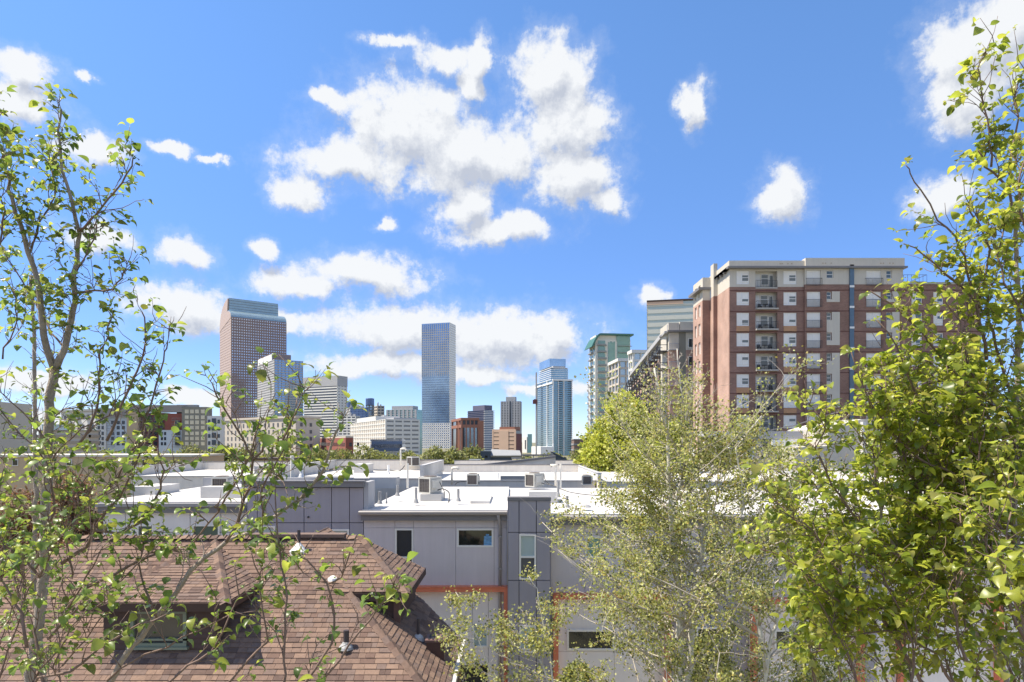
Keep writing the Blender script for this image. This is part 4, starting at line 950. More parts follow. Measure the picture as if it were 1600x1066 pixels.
eave(TD, tx(860.5), tx(1345), zE)
b = MB(F0); b.box(tx(793) + .02, tx(1345), -34, -YT + .19, zE - .04, zE + .04); rE = b.build('roof', white_mem, TD)
b = MB(F0); b.box(tx(793) + .02, tx(860), -YT - .1, -YD - .42, zE - .04, zE + .04); b.build('roof_edge', white_mem, rE); b = MB(F0); b.box(XX(826, 26), XX(870, 26), -27.4, -25.6, zE + .04, zE + .5); b.build('roof_curb', white_mem, rE)
orange_frame(TD, tx(864), tx(1046), 927); orange_frame(TD, tx(1172), tx(1345), 934)
b = MB(F0); b.box(tx(1345), tx(1362), -34, -YT + .3, 0, zE + .05); b.build('party_wall', grey_blue, TD)
TF = thing('townhouse', 'lilac-grey townhouse seen in gaps of the right-hand pear tree', 'townhouse', (tx(1362), YT, 0))
panels(TF, F0, [tx(p) for p in (1363, 1420, 1500, 1580, 1660, 1740, 1830, 1920)], [0, 3, 5.8, tz(804)], [], -YT - .1, -YT, pale_lilac, gap=.006); b = MB(F0); b.box(tx(1363), tx(1920), -33, -YT - .13, 0, tz(806)); b.build('wall', joint_dark, TF)
b = MB(F0); b.box(tx(1363), tx(1922), -33, -YT + .19, tz(804) - .04, tz(804) + .04); b.build('roof', white_mem, TF)
orange_frame(TF, tx(1400), tx(1560), 934)

# ---- rear rows of flat roofs
def rear(label, x0, x1, y0, Y, dep, ztop, par=.45, m=white_mem, side_par=True, slope=0):
    t = thing('townhouse', label, 'townhouse', (XX(x0, Y), Y, 0)); a, c = XX(x0, Y), XX(x1, Y)
    b = MB(F0); b.box(a, c, -Y - dep, -Y, 0, ztop); b.build('wall', mat('cream_render', (.78, .72, .64), .85, var=.06, streak=.08), t)
    b = MB(F0); b.box(a - .02, c + .02, -Y - dep, -Y + .05, ztop, ztop + .06); b.build('roof', m, t)
    # parapets: back, left, right
    b = MB(F0); b.box(a - .05, c + .05, -Y - dep - .2, -Y - dep, ztop, ztop + par); b.build('back_parapet', MATS['cream_render'], t)
    b = MB(F0); b.box(a - .08, c + .08, -Y - dep - .24, -Y - dep + .04, ztop + par, ztop + par + .07); b.build('coping', trim_grey, t)
    if side_par:
        for e in (a - .05, c - .15):
            b = MB(F0); b.box(e, e + .2, -Y - dep, -Y - .1, ztop + .06, ztop + par); b.build('side_parapet', m, t)
            b = MB(F0); b.box(e - .03, e + .23, -Y - dep, -Y - .1, ztop + par, ztop + par + .04); b.build('coping', lgrey, t)
    return t, a, c
t1, a, c = rear('flat white-roofed townhouse behind the blue-grey parapet block', 440, 660, 0, 34, 10, ZZ(749, 34), .7)
b = MB(F0); b.box(XX(472, 34), XX(540, 34), -34.3, -34, ZZ(756, 34), ZZ(745, 34)); b.build('dark_band', mgrey, t1)
b = MB(F0); b.box(XX(556, 40), XX(578, 40), -41, -39.5, ZZ(749, 34) + .06, ZZ(749, 34) + .6); b.build('roof_curb', white_mem, t1)
t2, a, c = rear('long low white-roofed townhouse row behind the grey eave', 662, 930, 0, 37, 10, ZZ(752, 37), .55, side_par=False)
b = MB(F0); b.box(XX(782, 37), XX(842, 37), -37.6, -37, ZZ(752, 37), ZZ(744, 37)); b.build('dark_band', mgrey, t2)
t3, a, c = rear('farther white-roofed row with a grey coping before the dark house', 690, 935, 0, 52, 12, ZZ(735, 52), .4, side_par=False)
b = MB(); p0, p1, p2, p3 = P(716, 735, 50), P(916, 735, 50), P(850, 716.5, 62), P(716, 734, 50)
t4, a, c = rear('flat-roofed townhouse with pale upstands left of the grey parapet block', 205, 400, 0, 40, 9, ZZ(745, 40), .6)
b = MB(F0); b.box(XX(833, 54), XX(866, 54), -55.5, -54, ZZ(738, 54), ZZ(723, 54)); q = b.build('stair_bulkhead', mat('pale_olive_box', (.42, .42, .37), .8, var=.05), t3)
b = MB(F0); b.box(XX(846, 54), XX(851, 54), -53.98, -53.9, ZZ(732, 54), ZZ(727, 54)); b.build('vent', white_paint, q)
t5, a, c = rear('white-roofed townhouse row running behind the aspens', 936, 1250, 0, 36, 14, ZZ(754, 36), .5)
t6, a, c = rear('white-roofed end townhouse right of the aspens', 1255, 1420, 0, 38, 12, ZZ(757, 38), .5)
b = MB(); zq = ZZ(735, 52)
b.prism([Vector((XX(720, 51), 51, zq)), Vector((XX(868, 51), 51, zq)), Vector((XX(868, 51), 51, zq + 1.05)), Vector((XX(720, 51), 51, zq + .15))], (0, .3, 0)); b.build('sloping_parapet', white_mem, t3)
b = MB(); b.prism([Vector((XX(718, 51), 50.9, zq + .15)), Vector((XX(868, 51), 50.9, zq + 1.05)), Vector((XX(868, 51), 50.9, zq + 1.22)), Vector((XX(718, 51), 50.9, zq + .32))], (0, .5, 0)); b.build('sloping_coping', trim_grey, t3)

# ---- air conditioners (thing > case, grille, top, fan guard)
def make_ac(w=.75, h=.75, twist=0):
    t = thing('air_conditioner', '', 'air conditioner')
    b = MB(); b.box(-w / 2, w / 2, -w / 2, w / 2, 0, .06); b.box(-w / 2, w / 2, -w / 2, w / 2, h - .09, h)
    for x in (-1, 1):
        for y in (-1, 1): b.box(x * (w / 2 - .03) - .03, x * (w / 2 - .03) + .03, y * (w / 2 - .03) - .03, y * (w / 2 - .03) + .03, .06, h - .09)
    b.build('case', ac_metal, t)
    b = MB(); b.box(-w / 2 + .05, w / 2 - .05, -w / 2 + .05, w / 2 - .05, .06, h - .09); b.build('coil', ac_grille, t)
    b = MB()
    for i in range(9): z = .10 + i * (h - .22) / 8; b.box(-w / 2 + .01, w / 2 - .01, -w / 2 + .012, -w / 2 + .028, z, z + .008); b.box(-w / 2 + .012, -w / 2 + .028, -w / 2 + .01, w / 2 - .01, z, z + .008)
    for i in range(7): x = -w / 2 + .06 + i * (w - .12) / 6; b.box(x, x + .012, -w / 2 + .006, -w / 2 + .016, .06, h - .09)
    b.build('grille', trim_grey, t)
    b = MB(); b.disc_stack((0, 0, h), [(w * .40, 0), (w * .40, .03), (w * .36, .04), (w * .12, .05)], 16); b.build('fan_guard', ac_grille, t)
    b = MB(); b.box(w / 2 - .04, w / 2 + .02, -w / 2 + .07, w / 2 - .07, .07, h - .1); b.box(w / 2 + .02, w / 2 + .10, -w / 2 + .1, w / 2 - .3, .25, h - .15); b.build('service_panel', ac_metal, t)
    return t
ac0 = make_ac()
rB_z, rE_z, rA_z = zC + .02, zE + .04, zA + .05
ACS = [(672, 742, 770.5, 25.5, -38, 'beige air conditioner with black cables near the middle of the white roof'),
 (347.5, 742, 769.5, 26.5, 3, 'square-grilled air conditioner on the leftmost white roof'),
 (739, 738.5, 757.5, 33.5, -6, 'small brown-grilled air conditioner standing right of the gooseneck pipe'),
 (835, 737, 760.5, 27, -48, 'air conditioner with a pale service panel behind the grey bay'),
 (916.5, 741, 757, 35.5, 0, 'air conditioner at the left edge of the aspen leaves'),
 (645.5, 712, 728, 43.5, 40, 'farthest air conditioner, alone against the trees by a white pipe'),
 (1213, 755, 776, 30, 0, 'air conditioner between the aspens and the right-hand pear tree'),
 (1068, 748, 764, 33, 0, 'air conditioner hidden among aspen leaves')]
for i, (px, y0, y1, Y, rz, lab) in enumerate(ACS):
    o_ = ac0 if i == 0 else copy_tree(ac0)
    h = (y1 - y0) / F * Y; s = h / .75 * .9
    o_.location = P(px, y1, Y); o_.scale = (s, s, s); o_.rotation_euler = (0, 0, R(rz)); o_['label'] = lab; o_['group'] = 'air conditioners on the flat roofs'
def stub(T, px, y0, y1, Y, r=.05, m=lead, cone=True, name='vent_pipe'):
    b = MB(); p = P(px, y1, Y); h = (y1 - y0) / F * Y
    b.disc_stack(p, [(r * 2.2, 0), (r * 1.9, .03), (r * 1.15, h * .28), (r, h * .3), (r, h), (r * .8, h)] if cone else [(r, 0), (r, h), (r * .7, h)], 10)
    return b.build(name, m, T, smooth=False)
def goose(T, px, y0, y1, Y, r=.06, m=pvc, dx_=.3):
    b = MB(); p = P(px, y1, Y); h = (y1 - y0) / F * Y
    b.tube([p, p + Vector((0, 0, h - .1)), p + Vector((.03, 0, h - .02)), p + Vector((.1, 0, h)), p + Vector((dx_, 0, h)), p + Vector((dx_ + .05, 0, h - .1))], r, 8); return b.build('vent_pipe', m, T, smooth=True)
for a_ in ((593.5, 768, 787.5, 23.2), (716, 764, 783.5, 23.6), (650, 762, 786.5, 23.3), (621, 758, 775, 25)): stub(TB, *a_)
stub(TB, 604, 770, 787, 23.2, .02)
for a_ in ((886, 775, 793, 22.6), (872, 752, 777, 24.4)): stub(TD, *a_)
goose(t2, 706, 731, 757, 34); goose(t1, 626, 701, 727, 42); stub(t1, 637, 724, 763, 30, .05, pvc, False); goose(t2, 868, 727, 760, 33, dx_=-.25); stub(t2, 876, 725, 762, 33, .05, pvc, False)
stub(t1, 456.5, 712, 748, 33, .10, pvc, False); stub(t1, 471, 722, 748, 34, .09, white_paint); stub(t1, 607, 727, 743, 38, .07, white_paint); stub(t2, 779, 739, 752, 37.5, .04, white_paint, False)
b = MB(); b.disc_stack(P(915, 792.5, 22.9), [(.22, 0), (.2, .03), (.1, .09), (.02, .10)], 12); b.build('roof_drain', lead, TD)
def cable(label, pts, r=.018, m=rubber):
    b = MB(); pp = [P(*p) for p in pts]; out = []
    for i in range(len(pp) - 1):
        for k in range(5):
            t_ = k / 5; p0 = pp[max(i - 1, 0)]; p1 = pp[i]; p2 = pp[i + 1]; p3 = pp[min(i + 2, len(pp) - 1)]
            out.append(0.5 * ((2 * p1) + (p2 - p0) * t_ + (2 * p0 - 5 * p1 + 4 * p2 - p3) * t_ ** 2 + (3 * p1 - p0 - 3 * p2 + p3) * t_ ** 3))
    b.tube(out + [pp[-1]], r, 6); tag(b.build('cable', m, smooth=True), label, 'cable', 'cables on the flat roofs')
cable('black cable arching down from the middle roof air conditioner', [(684, 766, 25.2), (692, 764, 25), (701, 769, 24.6), (702, 778, 24.4), (701, 785, 24.2)], .022)
cable('thin black cable rising behind the middle roof air conditioner', [(686, 745, 25.5), (688, 756, 25.4), (694, 768, 25), (694, 780, 24.6)], .014)
cable('dark hose looping on the white roof left of the gooseneck pipe', [(571, 738, 42), (575, 734, 42), (590, 735, 42), (608, 735, 42), (624, 736, 42), (632, 728, 43)], .03)
cable('dark hose curving left from the small brown-grilled air conditioner', [(711, 757, 33.2), (716, 753.5, 33.3), (726, 752.5, 33.4), (736, 752.5, 33.4), (750, 755, 33.3)], .022)
cable('long grey cable from the bay air conditioner towards the aspens', [(846, 755, 26.8), (858, 757, 26.6), (868, 760, 26.4), (876, 764, 26.2), (895, 770, 25.8), (930, 774, 25.5), (985, 774, 25.2)], .018, mat('grey_cable', (.10, .10, .10), .6, var=0))
cable('thin cable dropping beside the bay air conditioner panel', [(850, 740, 27), (852, 750, 26.9), (859, 757, 26.7), (868, 760, 26.5)], .014)
b = MB(); b.box(XX(660, 25.6), XX(692, 25.6), 25.0, 26.4, rB_z, ZZ(770.7, 25.5)); b.build('roof_curb', white_mem, rB)

# ---- dark house and pergola beyond
t = thing('house', 'dark slate-blue house with grey roof below the peach office block', 'house', P(775, 690, 110) * 1.0)
Yh = 110; b = MB(F0); b.box(XX(766, Yh), XX(800, Yh), -Yh - 8, -Yh, 0, ZZ(711, Yh)); b.box(XX(751, Yh), XX(767, Yh), -Yh - 7, -Yh + .5, 0, ZZ(705, Yh)); b.build('wall', mat('slate_blue_siding', (.055, .075, .095), .8, var=.08), t)
b = MB(); b.prism([P(764, 712, Yh - .5), P(815, 712, Yh - .5), P(812, 704, Yh + 4), P(768, 702, Yh + 4)], (0, .3, -.3)); b.build('roof', mgrey, t)
b = MB(F0); b.box(XX(799, Yh), XX(815, Yh), -Yh - 6, -Yh + .2, ZZ(717, Yh), ZZ(711, Yh)); b.build('gable', lgrey, t)
b = MB(F0); b.box(XX(758, Yh), XX(762, Yh), -Yh + .5, -Yh + .56, ZZ(715, Yh), ZZ(712, Yh)); b.build('window', glass_dark, t)
b = MB(F0)
for px in (735, 739, 748): b.box(XX(px, 95), XX(px + .9, 95), -95.1, -95, 3, ZZ(719, 95))
b.box(XX(733, 95), XX(751, 95), -95.2, -95, ZZ(720, 95), ZZ(717.5, 95)); tag(b.build('pergola', white_paint), 'small white pergola among the trees left of the dark house', 'pergola')
t = thing('house', 'dark gabled house under the blue residential tower', 'house', P(875, 690, 105) * 1.0)
b = MB(); b.prism([P(864, 722, 105), P(864, 707, 105), P(885, 718, 105), P(888, 722, 105)], (0, 6, 0)); b.build('wall', MATS['slate_blue_siding'], t); b = MB(); b.prism([P(863, 707, 104.8), P(886, 718.6, 104.8), P(886, 717.6, 104.8), P(863, 705.8, 104.8)], (0, 6.4, 0)); b.build('roof', g_navy, t)
b = MB(F0)
for px in (818, 833, 848, 862): b.box(XX(px, 100), XX(px + 1.2, 100), -100.2, -100, 3, ZZ(712, 100))
b.box(XX(814, 100), XX(866, 100), -100.4, -100, ZZ(712.5, 100), ZZ(710, 100)); tag(b.build('pergola', trim_grey), 'dark long pergola between the two slate houses', 'pergola')
b = MB(F0); b.box(XX(-60, 90), XX(300, 90), -100, -90, 0, ZZ(714, 90)); t = thing('building', 'long low beige building behind the left tree', 'building', P(100, 690, 90) * 1.0); b.build('wall', tan, t)
b = MB(F0); b.box(XX(-62, 90), XX(301, 90), -100, -89.8, ZZ(714, 90), ZZ(711, 90)); b.build('parapet', stucco, t)
for px in (20, 48, 76, 104, 132, 206, 222, 236): b = MB(F0); b.box(XX(px, 90), XX(px + 9, 90), -89.95, -89.9, ZZ(728, 90), ZZ(718, 90)); w = b.build('window', white_paint, t); b = MB(F0); b.box(XX(px + 1, 90), XX(px + 8, 90), -89.9, -89.85, ZZ(727, 90), ZZ(719, 90)); b.build('pane', glass_dark, w)
b = MB(F0); b.box(XX(400, 95), XX(460, 95), -101, -95, 0, ZZ(718, 95)); t = thing('building', 'tan flat-roofed shed among the trees behind the grey parapet', 'building', P(430, 690, 95) * 1.0); b.build('wall', tan, t); b = MB(F0); b.box(XX(398, 95), XX(462, 95), -101.4, -94.6, ZZ(718, 95), ZZ(716, 95)); b.build('roof', brown_trim, t)

# ------------------------------------------------------------------ the brown shingled house
HS = thing('house', 'brown-shingled hip-roofed house with two dormers in the foreground', 'house', (-6, 14, 0))
PT = .7; ZR = 9.1; YR = 16.0; XR = -5.15; XE = -1.3; ZE = ZR - PT * (XE - XR)
XL = XX(128, YR)
sh_cols = [(.205, .138, .108), (.165, .108, .087), (.245, .165, .126), (.188, .134, .113), (.135, .092, .077)]
SH = [mat('brown_shingle_%s' % n, c, .95, var=.18, vscale=9, bump=.5, bscale=120, spec=.2) for n, c in zip(('mid', 'dark', 'light', 'plum', 'umber'), sh_cols)]
under = mat('roof_underlay', (.05, .035, .03), .95, var=0)
def clip_poly(poly, clip):
    """convex clip (2D), both counter-clockwise"""
    out = poly
    for i in range(len(clip)):
        a, c = clip[i], clip[(i + 1) % len(clip)]; ins = lambda p: (c[0] - a[0]) * (p[1] - a[1]) - (c[1] - a[1]) * (p[0] - a[0]) >= -1e-9
        src, out = out, []
        for j in range(len(src)):
            p, q = src[j], src[(j + 1) % len(src)]
            if ins(p):
                out.append(p)
                if not ins(q): out.append(isect(p, q, a, c))
            elif ins(q): out.append(isect(p, q, a, c))
        if not out: return []
    return out
def isect(p, q, a, c):
    d1 = (q[0] - p[0], q[1] - p[1]); d2 = (c[0] - a[0], c[1] - a[1]); den = d1[0] * d2[1] - d1[1] * d2[0]
    t_ = ((a[0] - p[0]) * d2[1] - (a[1] - p[1]) * d2[0]) / den
    return (p[0] + d1[0] * t_, p[1] + d1[1] * t_)
rs = random.Random(9)
NSOLO = [0]
def shingle_plane(parent, pts, along, name='roof_deck', solo=0, expo=.13, seed=0, near=None):
    """pts: convex plan corners on one slope (3D). Lays courses of tabs as real slabs. solo: how many nearest tabs become parts"""
    pts = [Vector(p) for p in pts]; o_ = pts[0]; A = Vector(along).normalized()
    nrm = (pts[1] - pts[0]).cross(pts[2] - pts[0]).normalized()
    if nrm.z < 0: nrm = -nrm
    Bv = nrm.cross(A).normalized()
    if Bv.z < 0: Bv = -Bv; 
    # up-slope axis Bv; keep A,B,N right-handed
    if A.cross(Bv).dot(nrm) < 0: A = -A
    P2 = [((p - o_).dot(A), (p - o_).dot(Bv)) for p in pts]
    ar = sum(P2[i][0] * P2[(i + 1) % len(P2)][1] - P2[(i + 1) % len(P2)][0] * P2[i][1] for i in range(len(P2)))
    if ar < 0: P2 = P2[::-1]
    deck = MB(); deck.prism([o_ + A * x + Bv * y - nrm * .01 for x, y in P2], -nrm * .06); deck.build(name, under, parent)
    x0, x1 = min(p[0] for p in P2), max(p[0] for p in P2); y0, y1 = min(p[1] for p in P2), max(p[1] for p in P2)
    tabs = []; r_ = random.Random(seed); row = 0; y = y0
    while y < y1:
        x = x0 - r_.random() * .3
        while x < x1:
            w = r_.choice((.11, .15, .19, .25, .30)); tabs.append((x, x + w - .006, y, y + expo * 1.08, row, r_.choice((0, 0, 0, 1, 2, 2, 3, 3, 4)), r_.choice((0, 0, .006)))); x += w
        y += expo; row += 1
    out = []
    for tb in tabs:
        pl = clip_poly([(tb[0], tb[2]), (tb[1], tb[2]), (tb[1], tb[3]), (tb[0], tb[3])], P2)
        if len(pl) >= 3: out.append((pl, tb, len(pl) == 4 and abs(pl[0][0] - tb[0]) < 1e-6 and abs(pl[2][0] - tb[1]) < 1e-6 and abs(pl[2][1] - tb[3]) < 1e-6))
    def wpt(x, y, h): return o_ + A * x + Bv * y + nrm * h
    # thickness: butt (lower) edge proud, upper edge tucked under the next course
    def slab(b, pl, tb):
        k = len(b.v); n = len(pl)
        hh = lambda y_: .003 + (.013 + tb[6]) * (1 - min(1, max(0, (y_ - tb[2]) / (tb[3] - tb[2]))))
        for (x_, y_) in pl: b.v.append(wpt(x_, y_, hh(y_)))
        for (x_, y_) in pl: b.v.append(wpt(x_, y_, -.004))
        b.f.append(tuple(range(k, k + n))); b.m.append(tb[5])
        for i in range(n): j = (i + 1) % n; b.f.append((k + i, k + n + i, k + n + j, k + j)); b.m.append(tb[5])
    camp = Vector((0, 0, HC)); solos = set()
    if solo:
        def vis(p):
            px = 800 + p.x / p.y * F; py = HY + (HC - p.z) / p.y * F
            return -20 < px < 1600 and py < 1075
        cand = [(i, (wpt((tb[0] + tb[1]) / 2, (tb[2] + tb[3]) / 2, 0) - camp).length) for i, (pl, tb, full) in enumerate(out) if full and vis(wpt(tb[0], tb[2], 0)) and (near is None or near(wpt(tb[0], tb[2], 0)))]
        solos = {i for i, d in sorted(cand, key=lambda q: q[1])[:solo]}
    rest = MB()
    cache = {}
    off = LOC[parent.name]
    for i, (pl, tb, full) in enumerate(out):
        if i in solos:
            key = (round(tb[1] - tb[0], 3), tb[5], tb[6])
            if key not in cache:
                b = MB(); w_ = tb[1] - tb[0]; k = 0
                sv = (o_,); b2 = MB()
                loc = [(0, 0), (w_, 0), (w_, tb[3] - tb[2]), (0, tb[3] - tb[2])]
                hh = [.016 + tb[6], .016 + tb[6], .003, .003]
                V_ = [A * x + Bv * y + nrm * h for (x, y), h in zip(loc, hh)] + [A * x + Bv * y - nrm * .004 for x, y in loc]
                me = bpy.data.meshes.new('shingle'); me.from_pydata([tuple(v) for v in V_], [], [(0, 1, 2, 3), (0, 4, 5, 1), (1, 5, 6, 2), (2, 6, 7, 3), (3, 7, 4, 0)]); me.materials.append(SH[tb[5]]); cache[key] = me
            ob = link('shingle', cache[key], parent); ob.location = wpt(tb[0], tb[2], 0) - off
        else: slab(rest, pl, tb)
    if rest.v: rest.build('shingle', SH, parent, kind='stuff')
def hip_caps(parent, p, q, name='hip_cap', w=.11, n=None):
    p, q = Vector(p), Vector(q); d = q - p; L_ = d.length; d.normalize(); n = n or int(L_ / .19); sd = d.cross(Vector((0, 0, 1))).normalized(); up = sd.cross(d)
    if up.z < 0: up = -up
    r_ = random.Random(int(L_ * 100))
    b = MB()
    for i in range(n):
        a = p + d * (L_ * i / n); c = p + d * (L_ * (i + 1.15) / n); b.mi = r_.choice((0, 1, 2, 3, 4))
        h0, h1 = .055, .008
        v = [a + sd * w - up * (.02) , a + up * h0, a - sd * w - up * (.02), c + sd * w - up * .045, c + up * h1, c - sd * w - up * .045]
        k = len(b.v); b.v += v + [a + sd * w - up * .06, a - sd * w - up * .06]
        for f in ((0, 1, 4, 3), (1, 2, 5, 4), (0, 6, 7, 2, 1)): b.f.append(tuple(k + j for j in f)); b.m.append(b.mi)
    b.build(name, SH, parent, kind='stuff')
zf = lambda y: ZR - PT * (YR - y)
zr = lambda x: ZR - PT * (x - XR)
roofH = MB(); roofH.tube([(XL, YR, ZR + .02), (-3.8, YR, ZR + .02)], .03, 6); roof = roofH.build('roof', SH[1], HS)
YF = 11.6
# front slope (convex): ridge, right hip, bottom, left hip; runs on in one plane over the right dormer
tR = YR - YF
front = [(XL - tR, YF, zf(YF)), (XR + tR - .0, YF, zf(YF)), (XR, YR, ZR), (XL, YR, ZR)]
shingle_plane(roof, front, (1, 0, 0), solo=210, seed=1)
# right slope, cut by the back edge found in the photo
pA = (-2.57, 17.5); pC = (XE, 16.47)
right = [(XR, YR, ZR), (XE, YR - (XE - XR), ZE), (XE, 16.47, ZE), (-2.57, 17.5, zr(-2.57)), (XR, 17.9, zr(XR))]
shingle_plane(roof, right, (0, 1, 0), solo=90, seed=2)
hip_caps(roof, (XR, YR, ZR + .01), (XE, YR - (XE - XR), ZE + .01)); hip_caps(roof, (-3.9, YR, ZR + .02), (XL, YR, ZR + .02), 'ridge_cap', .15)
b = MB(); b.box(XX(395, YR), XX(540, YR), YR - .16, YR + .16, ZR + .02, ZR + .10); b.build('ridge_vent', SH[3], roof)
back = MB(); back.poly([(XL, YR, ZR), (XR, YR, ZR), (-4.2, 19.4, ZR - 2.2), (XL - 2, 19.4, ZR - 2.2)]); back.prism([(-2.57, 17.5, 7.25), (XE, 16.47, ZE - .05), (XE, 16.47, 0), (-2.57, 17.5, 0)], (-.2, -.2, 0)); back.build('back_slope', SH[0], roof)
b = MB(); b.box(XL - 3, XE - .35, YF + .4, 15.9, 0, ZE - .3); b.build('wall', brown_siding, HS)
b = MB(); b.box(XE - .02, XE + .10, YR - (XE - XR), 16.5, ZE - .12, ZE - .01); b.build('gutter', mat('cream_gutter', (.6, .58, .52), .5, var=.05), HS)
b = MB(); b.box(XE - .3, XE - .02, YR - (XE - XR), 16.45, ZE - .20, ZE - .1); b.build('soffit', brown_trim, HS)
# right dormer
ze = zf(14.5)
d = MB(); d.box(-4.3, -2.66, 14.76, 14.86, 6.9, ze - .06); dorm = d.build('dormer', brown_siding, HS)
d = MB(); d.box(-2.70, -2.60, 14.76, 17.2, 6.9, ze - .06); d.build('side_wall', brown_siding, dorm)
for i in range(9):
    z = 7.15 + i * .11
    if z < ze - .1: d = MB(); d.prism([(-2.60, 14.76, z), (-2.575, 14.76, z), (-2.60, 14.76, z + .10)], (0, 2.4, 0)); d.build('siding_board', brown_siding, dorm); d = MB(); d.prism([(-4.2, 14.76, z), (-4.2, 14.735, z), (-4.2, 14.76, z + .10)], (1.5, 0, 0)); d.build('siding_board', brown_siding, dorm)
d = MB(); d.box(-2.72, -2.57, 14.70, 14.84, 7.0, ze - .05); d.build('corner_board', mat('brown_board', (.13, .07, .055), .7, var=.1), dorm)
xe, yb = -2.38, 17.4
rsl = [(-3.78, YR, ZR), (xe, 14.5, ze), (xe, yb, ze)]
d = MB(); shingle_plane(dorm, rsl, (0, 1, 0), seed=5); bk = MB(); bk.prism([(-3.78, YR, ZR), (xe, yb, ze), (-5, yb, ze)], (0, 0, -.03)); bk.build('back_slope', SH[0], dorm)
fsl = [(XR - .6, YR, ZR + .005), (-3.78, YR, ZR + .005), (xe, 14.5, ze + .005), (-3.95, 14.5, ze + .005)]
shingle_plane(dorm, [(x, y, z + .03) for x, y, z in fsl], (1, 0, 0), seed=6)
d = MB(); d.box(-3.97, xe + .02, 14.47, 14.52, ze - .16, ze + .02); d.box(xe - .01, xe + .04, 14.5, yb, ze - .16, ze + .02); d.box(-3.9, xe, 14.5, 14.8, ze - .1, ze - .06); d.box(-2.7, xe, 14.8, yb, ze - .1, ze - .06); d.build('fascia', brown_trim, dorm)
hip_caps(dorm, (-3.78, YR, ZR + .05), (xe, 14.5, ze + .04))
# left dormer
ze = 8.22; yF = 13.0; xrE, xlE = -5.82, -8.75; yv = YR - (ZR - ze) / PT; ap = Vector((-7.35, 15.85, zf(15.85) + .02))
d = MB(); d.holed(-8.45, -6.1, 6.9, ze - .06, [(-7.88, -6.72, 7.27, 8.02)], -13.35, -13.25, F0); dl = d.build('dormer', brown_siding, HS)
d = MB(); d.box(-6.2, -6.1, 13.35, 14.9, 6.9, ze - .06); d.box(-8.45, -8.35, 13.35, 14.9, 6.9, ze - .06); d.build('side_wall', brown_siding, dl)
for i in range(11):
    z = 7.0 + i * .11
    d = MB(); d.prism([(-6.1, 13.25, z), (-6.075, 13.25, z), (-6.1, 13.25, z + .10)], (0, 1.5, 0)); d.build('siding_board', brown_siding, dl)
    for a, c in ((-8.45, -7.9), (-6.70, -6.12)): d = MB(); d.prism([(a, 13.25, z), (a, 13.225, z), (a, 13.25, z + .10)], (c - a, 0, 0)); d.build('siding_board', brown_siding, dl)
wd = MB(F0); u0, u1, z0, z1 = -7.88, -6.72, 7.27, 8.02
wd.box(u0, u1, -13.3, -13.19, z0, z0 + .07); wd.box(u0, u1, -13.3, -13.19, z1 - .07, z1); wd.box(u0, u0 + .07, -13.3, -13.2, z0 + .07, z1 - .07); wd.box(u1 - .07, u1, -13.3, -13.2, z0 + .07, z1 - .07); wd.box(u0 - .05, u1 + .05, -13.3, -13.14, z0 - .05, z0); wd.box(u0, u1, -13.3, -13.2, z0 + .12, z0 + .16)
w_ = wd.build('window', green_frame, dl); p = MB(F0); p.box(u0 + .07, u1 - .07, -13.29, -13.27, z0 + .07, z1 - .07); p.build('pane', mat('brown_grey_glass', (.09, .075, .065), .15, spec=.8, var=.2, vscale=3), dl)
shingle_plane(dl, [(xlE, yF, ze), (xrE, yF, ze), (ap.x, ap.y, ap.z)], (1, 0, 0), seed=11)
shingle_plane(dl, [(xrE, yF, ze), (xrE, yv, ze), (ap.x, ap.y, ap.z)], (0, 1, 0), seed=12)
shingle_plane(dl, [(xlE, yv, ze), (xlE, yF, ze), (ap.x, ap.y, ap.z)], (0, 1, 0), seed=13)
hip_caps(dl, (ap.x, ap.y, ap.z + .02), (xrE, yF, ze + .02)); hip_caps(dl, (ap.x, ap.y, ap.z + .02), (xlE, yF, ze + .02))
d = MB(); d.box(xlE, xrE + .02, yF - .03, yF + .02, ze - .17, ze - .005); d.box(xrE - .01, xrE + .035, yF + .02, yv + .1, ze - .17, ze - .005); d.box(xlE, xrE, yF + .02, 13.3, ze - .12, ze - .07); d.build('fascia', brown_trim, dl)
# roof furniture
def pipe(px, y0, y1, Y, r, base=True):
    p = P(px, y1, Y); h = (y1 - y0) / F * Y; b = MB(); b.disc_stack(p + Vector((0, 0, -.15)), [(r, 0), (r, h + .15), (r * .7, h + .15)], 10); o_ = b.build('vent_pipe', mat('dark_pipe', (.05, .04, .045), .5, var=.1), roof)
    return p
def on_front(px, py): k = (HY - py) / F; Y = (HC - ZR + PT * YR) / (PT - k) ; return P(px, py, Y)
p = on_front(541, 1012); pipe(541, 985, 1012, p.y, .06)
b = MB(); b.disc_stack(p + Vector((0, -.02, -.0)), [(.16, -.02), (.14, .03), (.08, .10), (.07, .12)], 12); b.build('pipe_flashing', lead, roof)
p = on_front(467, 862); pipe(467, 828, 862, p.y, .04); b = MB(); b.disc_stack(p, [(.2, -.08), (.22, .02), (.12, .12), (.05, .2), (.03, .24)], 9); b.build('pipe_flashing', white_paint, roof)
p = on_front(520, 906); b = MB(); b.disc_stack(p, [(.13, -.04), (.11, .04), (.04, .09)], 9); b.build('roof_cap', white_paint, roof)
p = Vector((-2.15, 14.65, zr(-2.15))); b = MB(); b.disc_stack(p, [(.035, -.1), (.035, .45), (.02, .45)], 8); b.build('vent_pipe', MATS['dark_pipe'], roof); b = MB(); b.disc_stack(p, [(.15, -.07), (.12, .03), (.05, .09)], 9); b.build('pipe_flashing', lgrey, roof)
cx, cy = -1.72, 14.55; zc = zr(cx); b = MB(); b.box(cx - .2, cx + .2, cy - .2, cy + .22, zc - .3, zc + .30); bx = b.build('box_vent', mat('dark_brown_metal', (.07, .035, .03), .5, var=.2, vscale=8), HS)
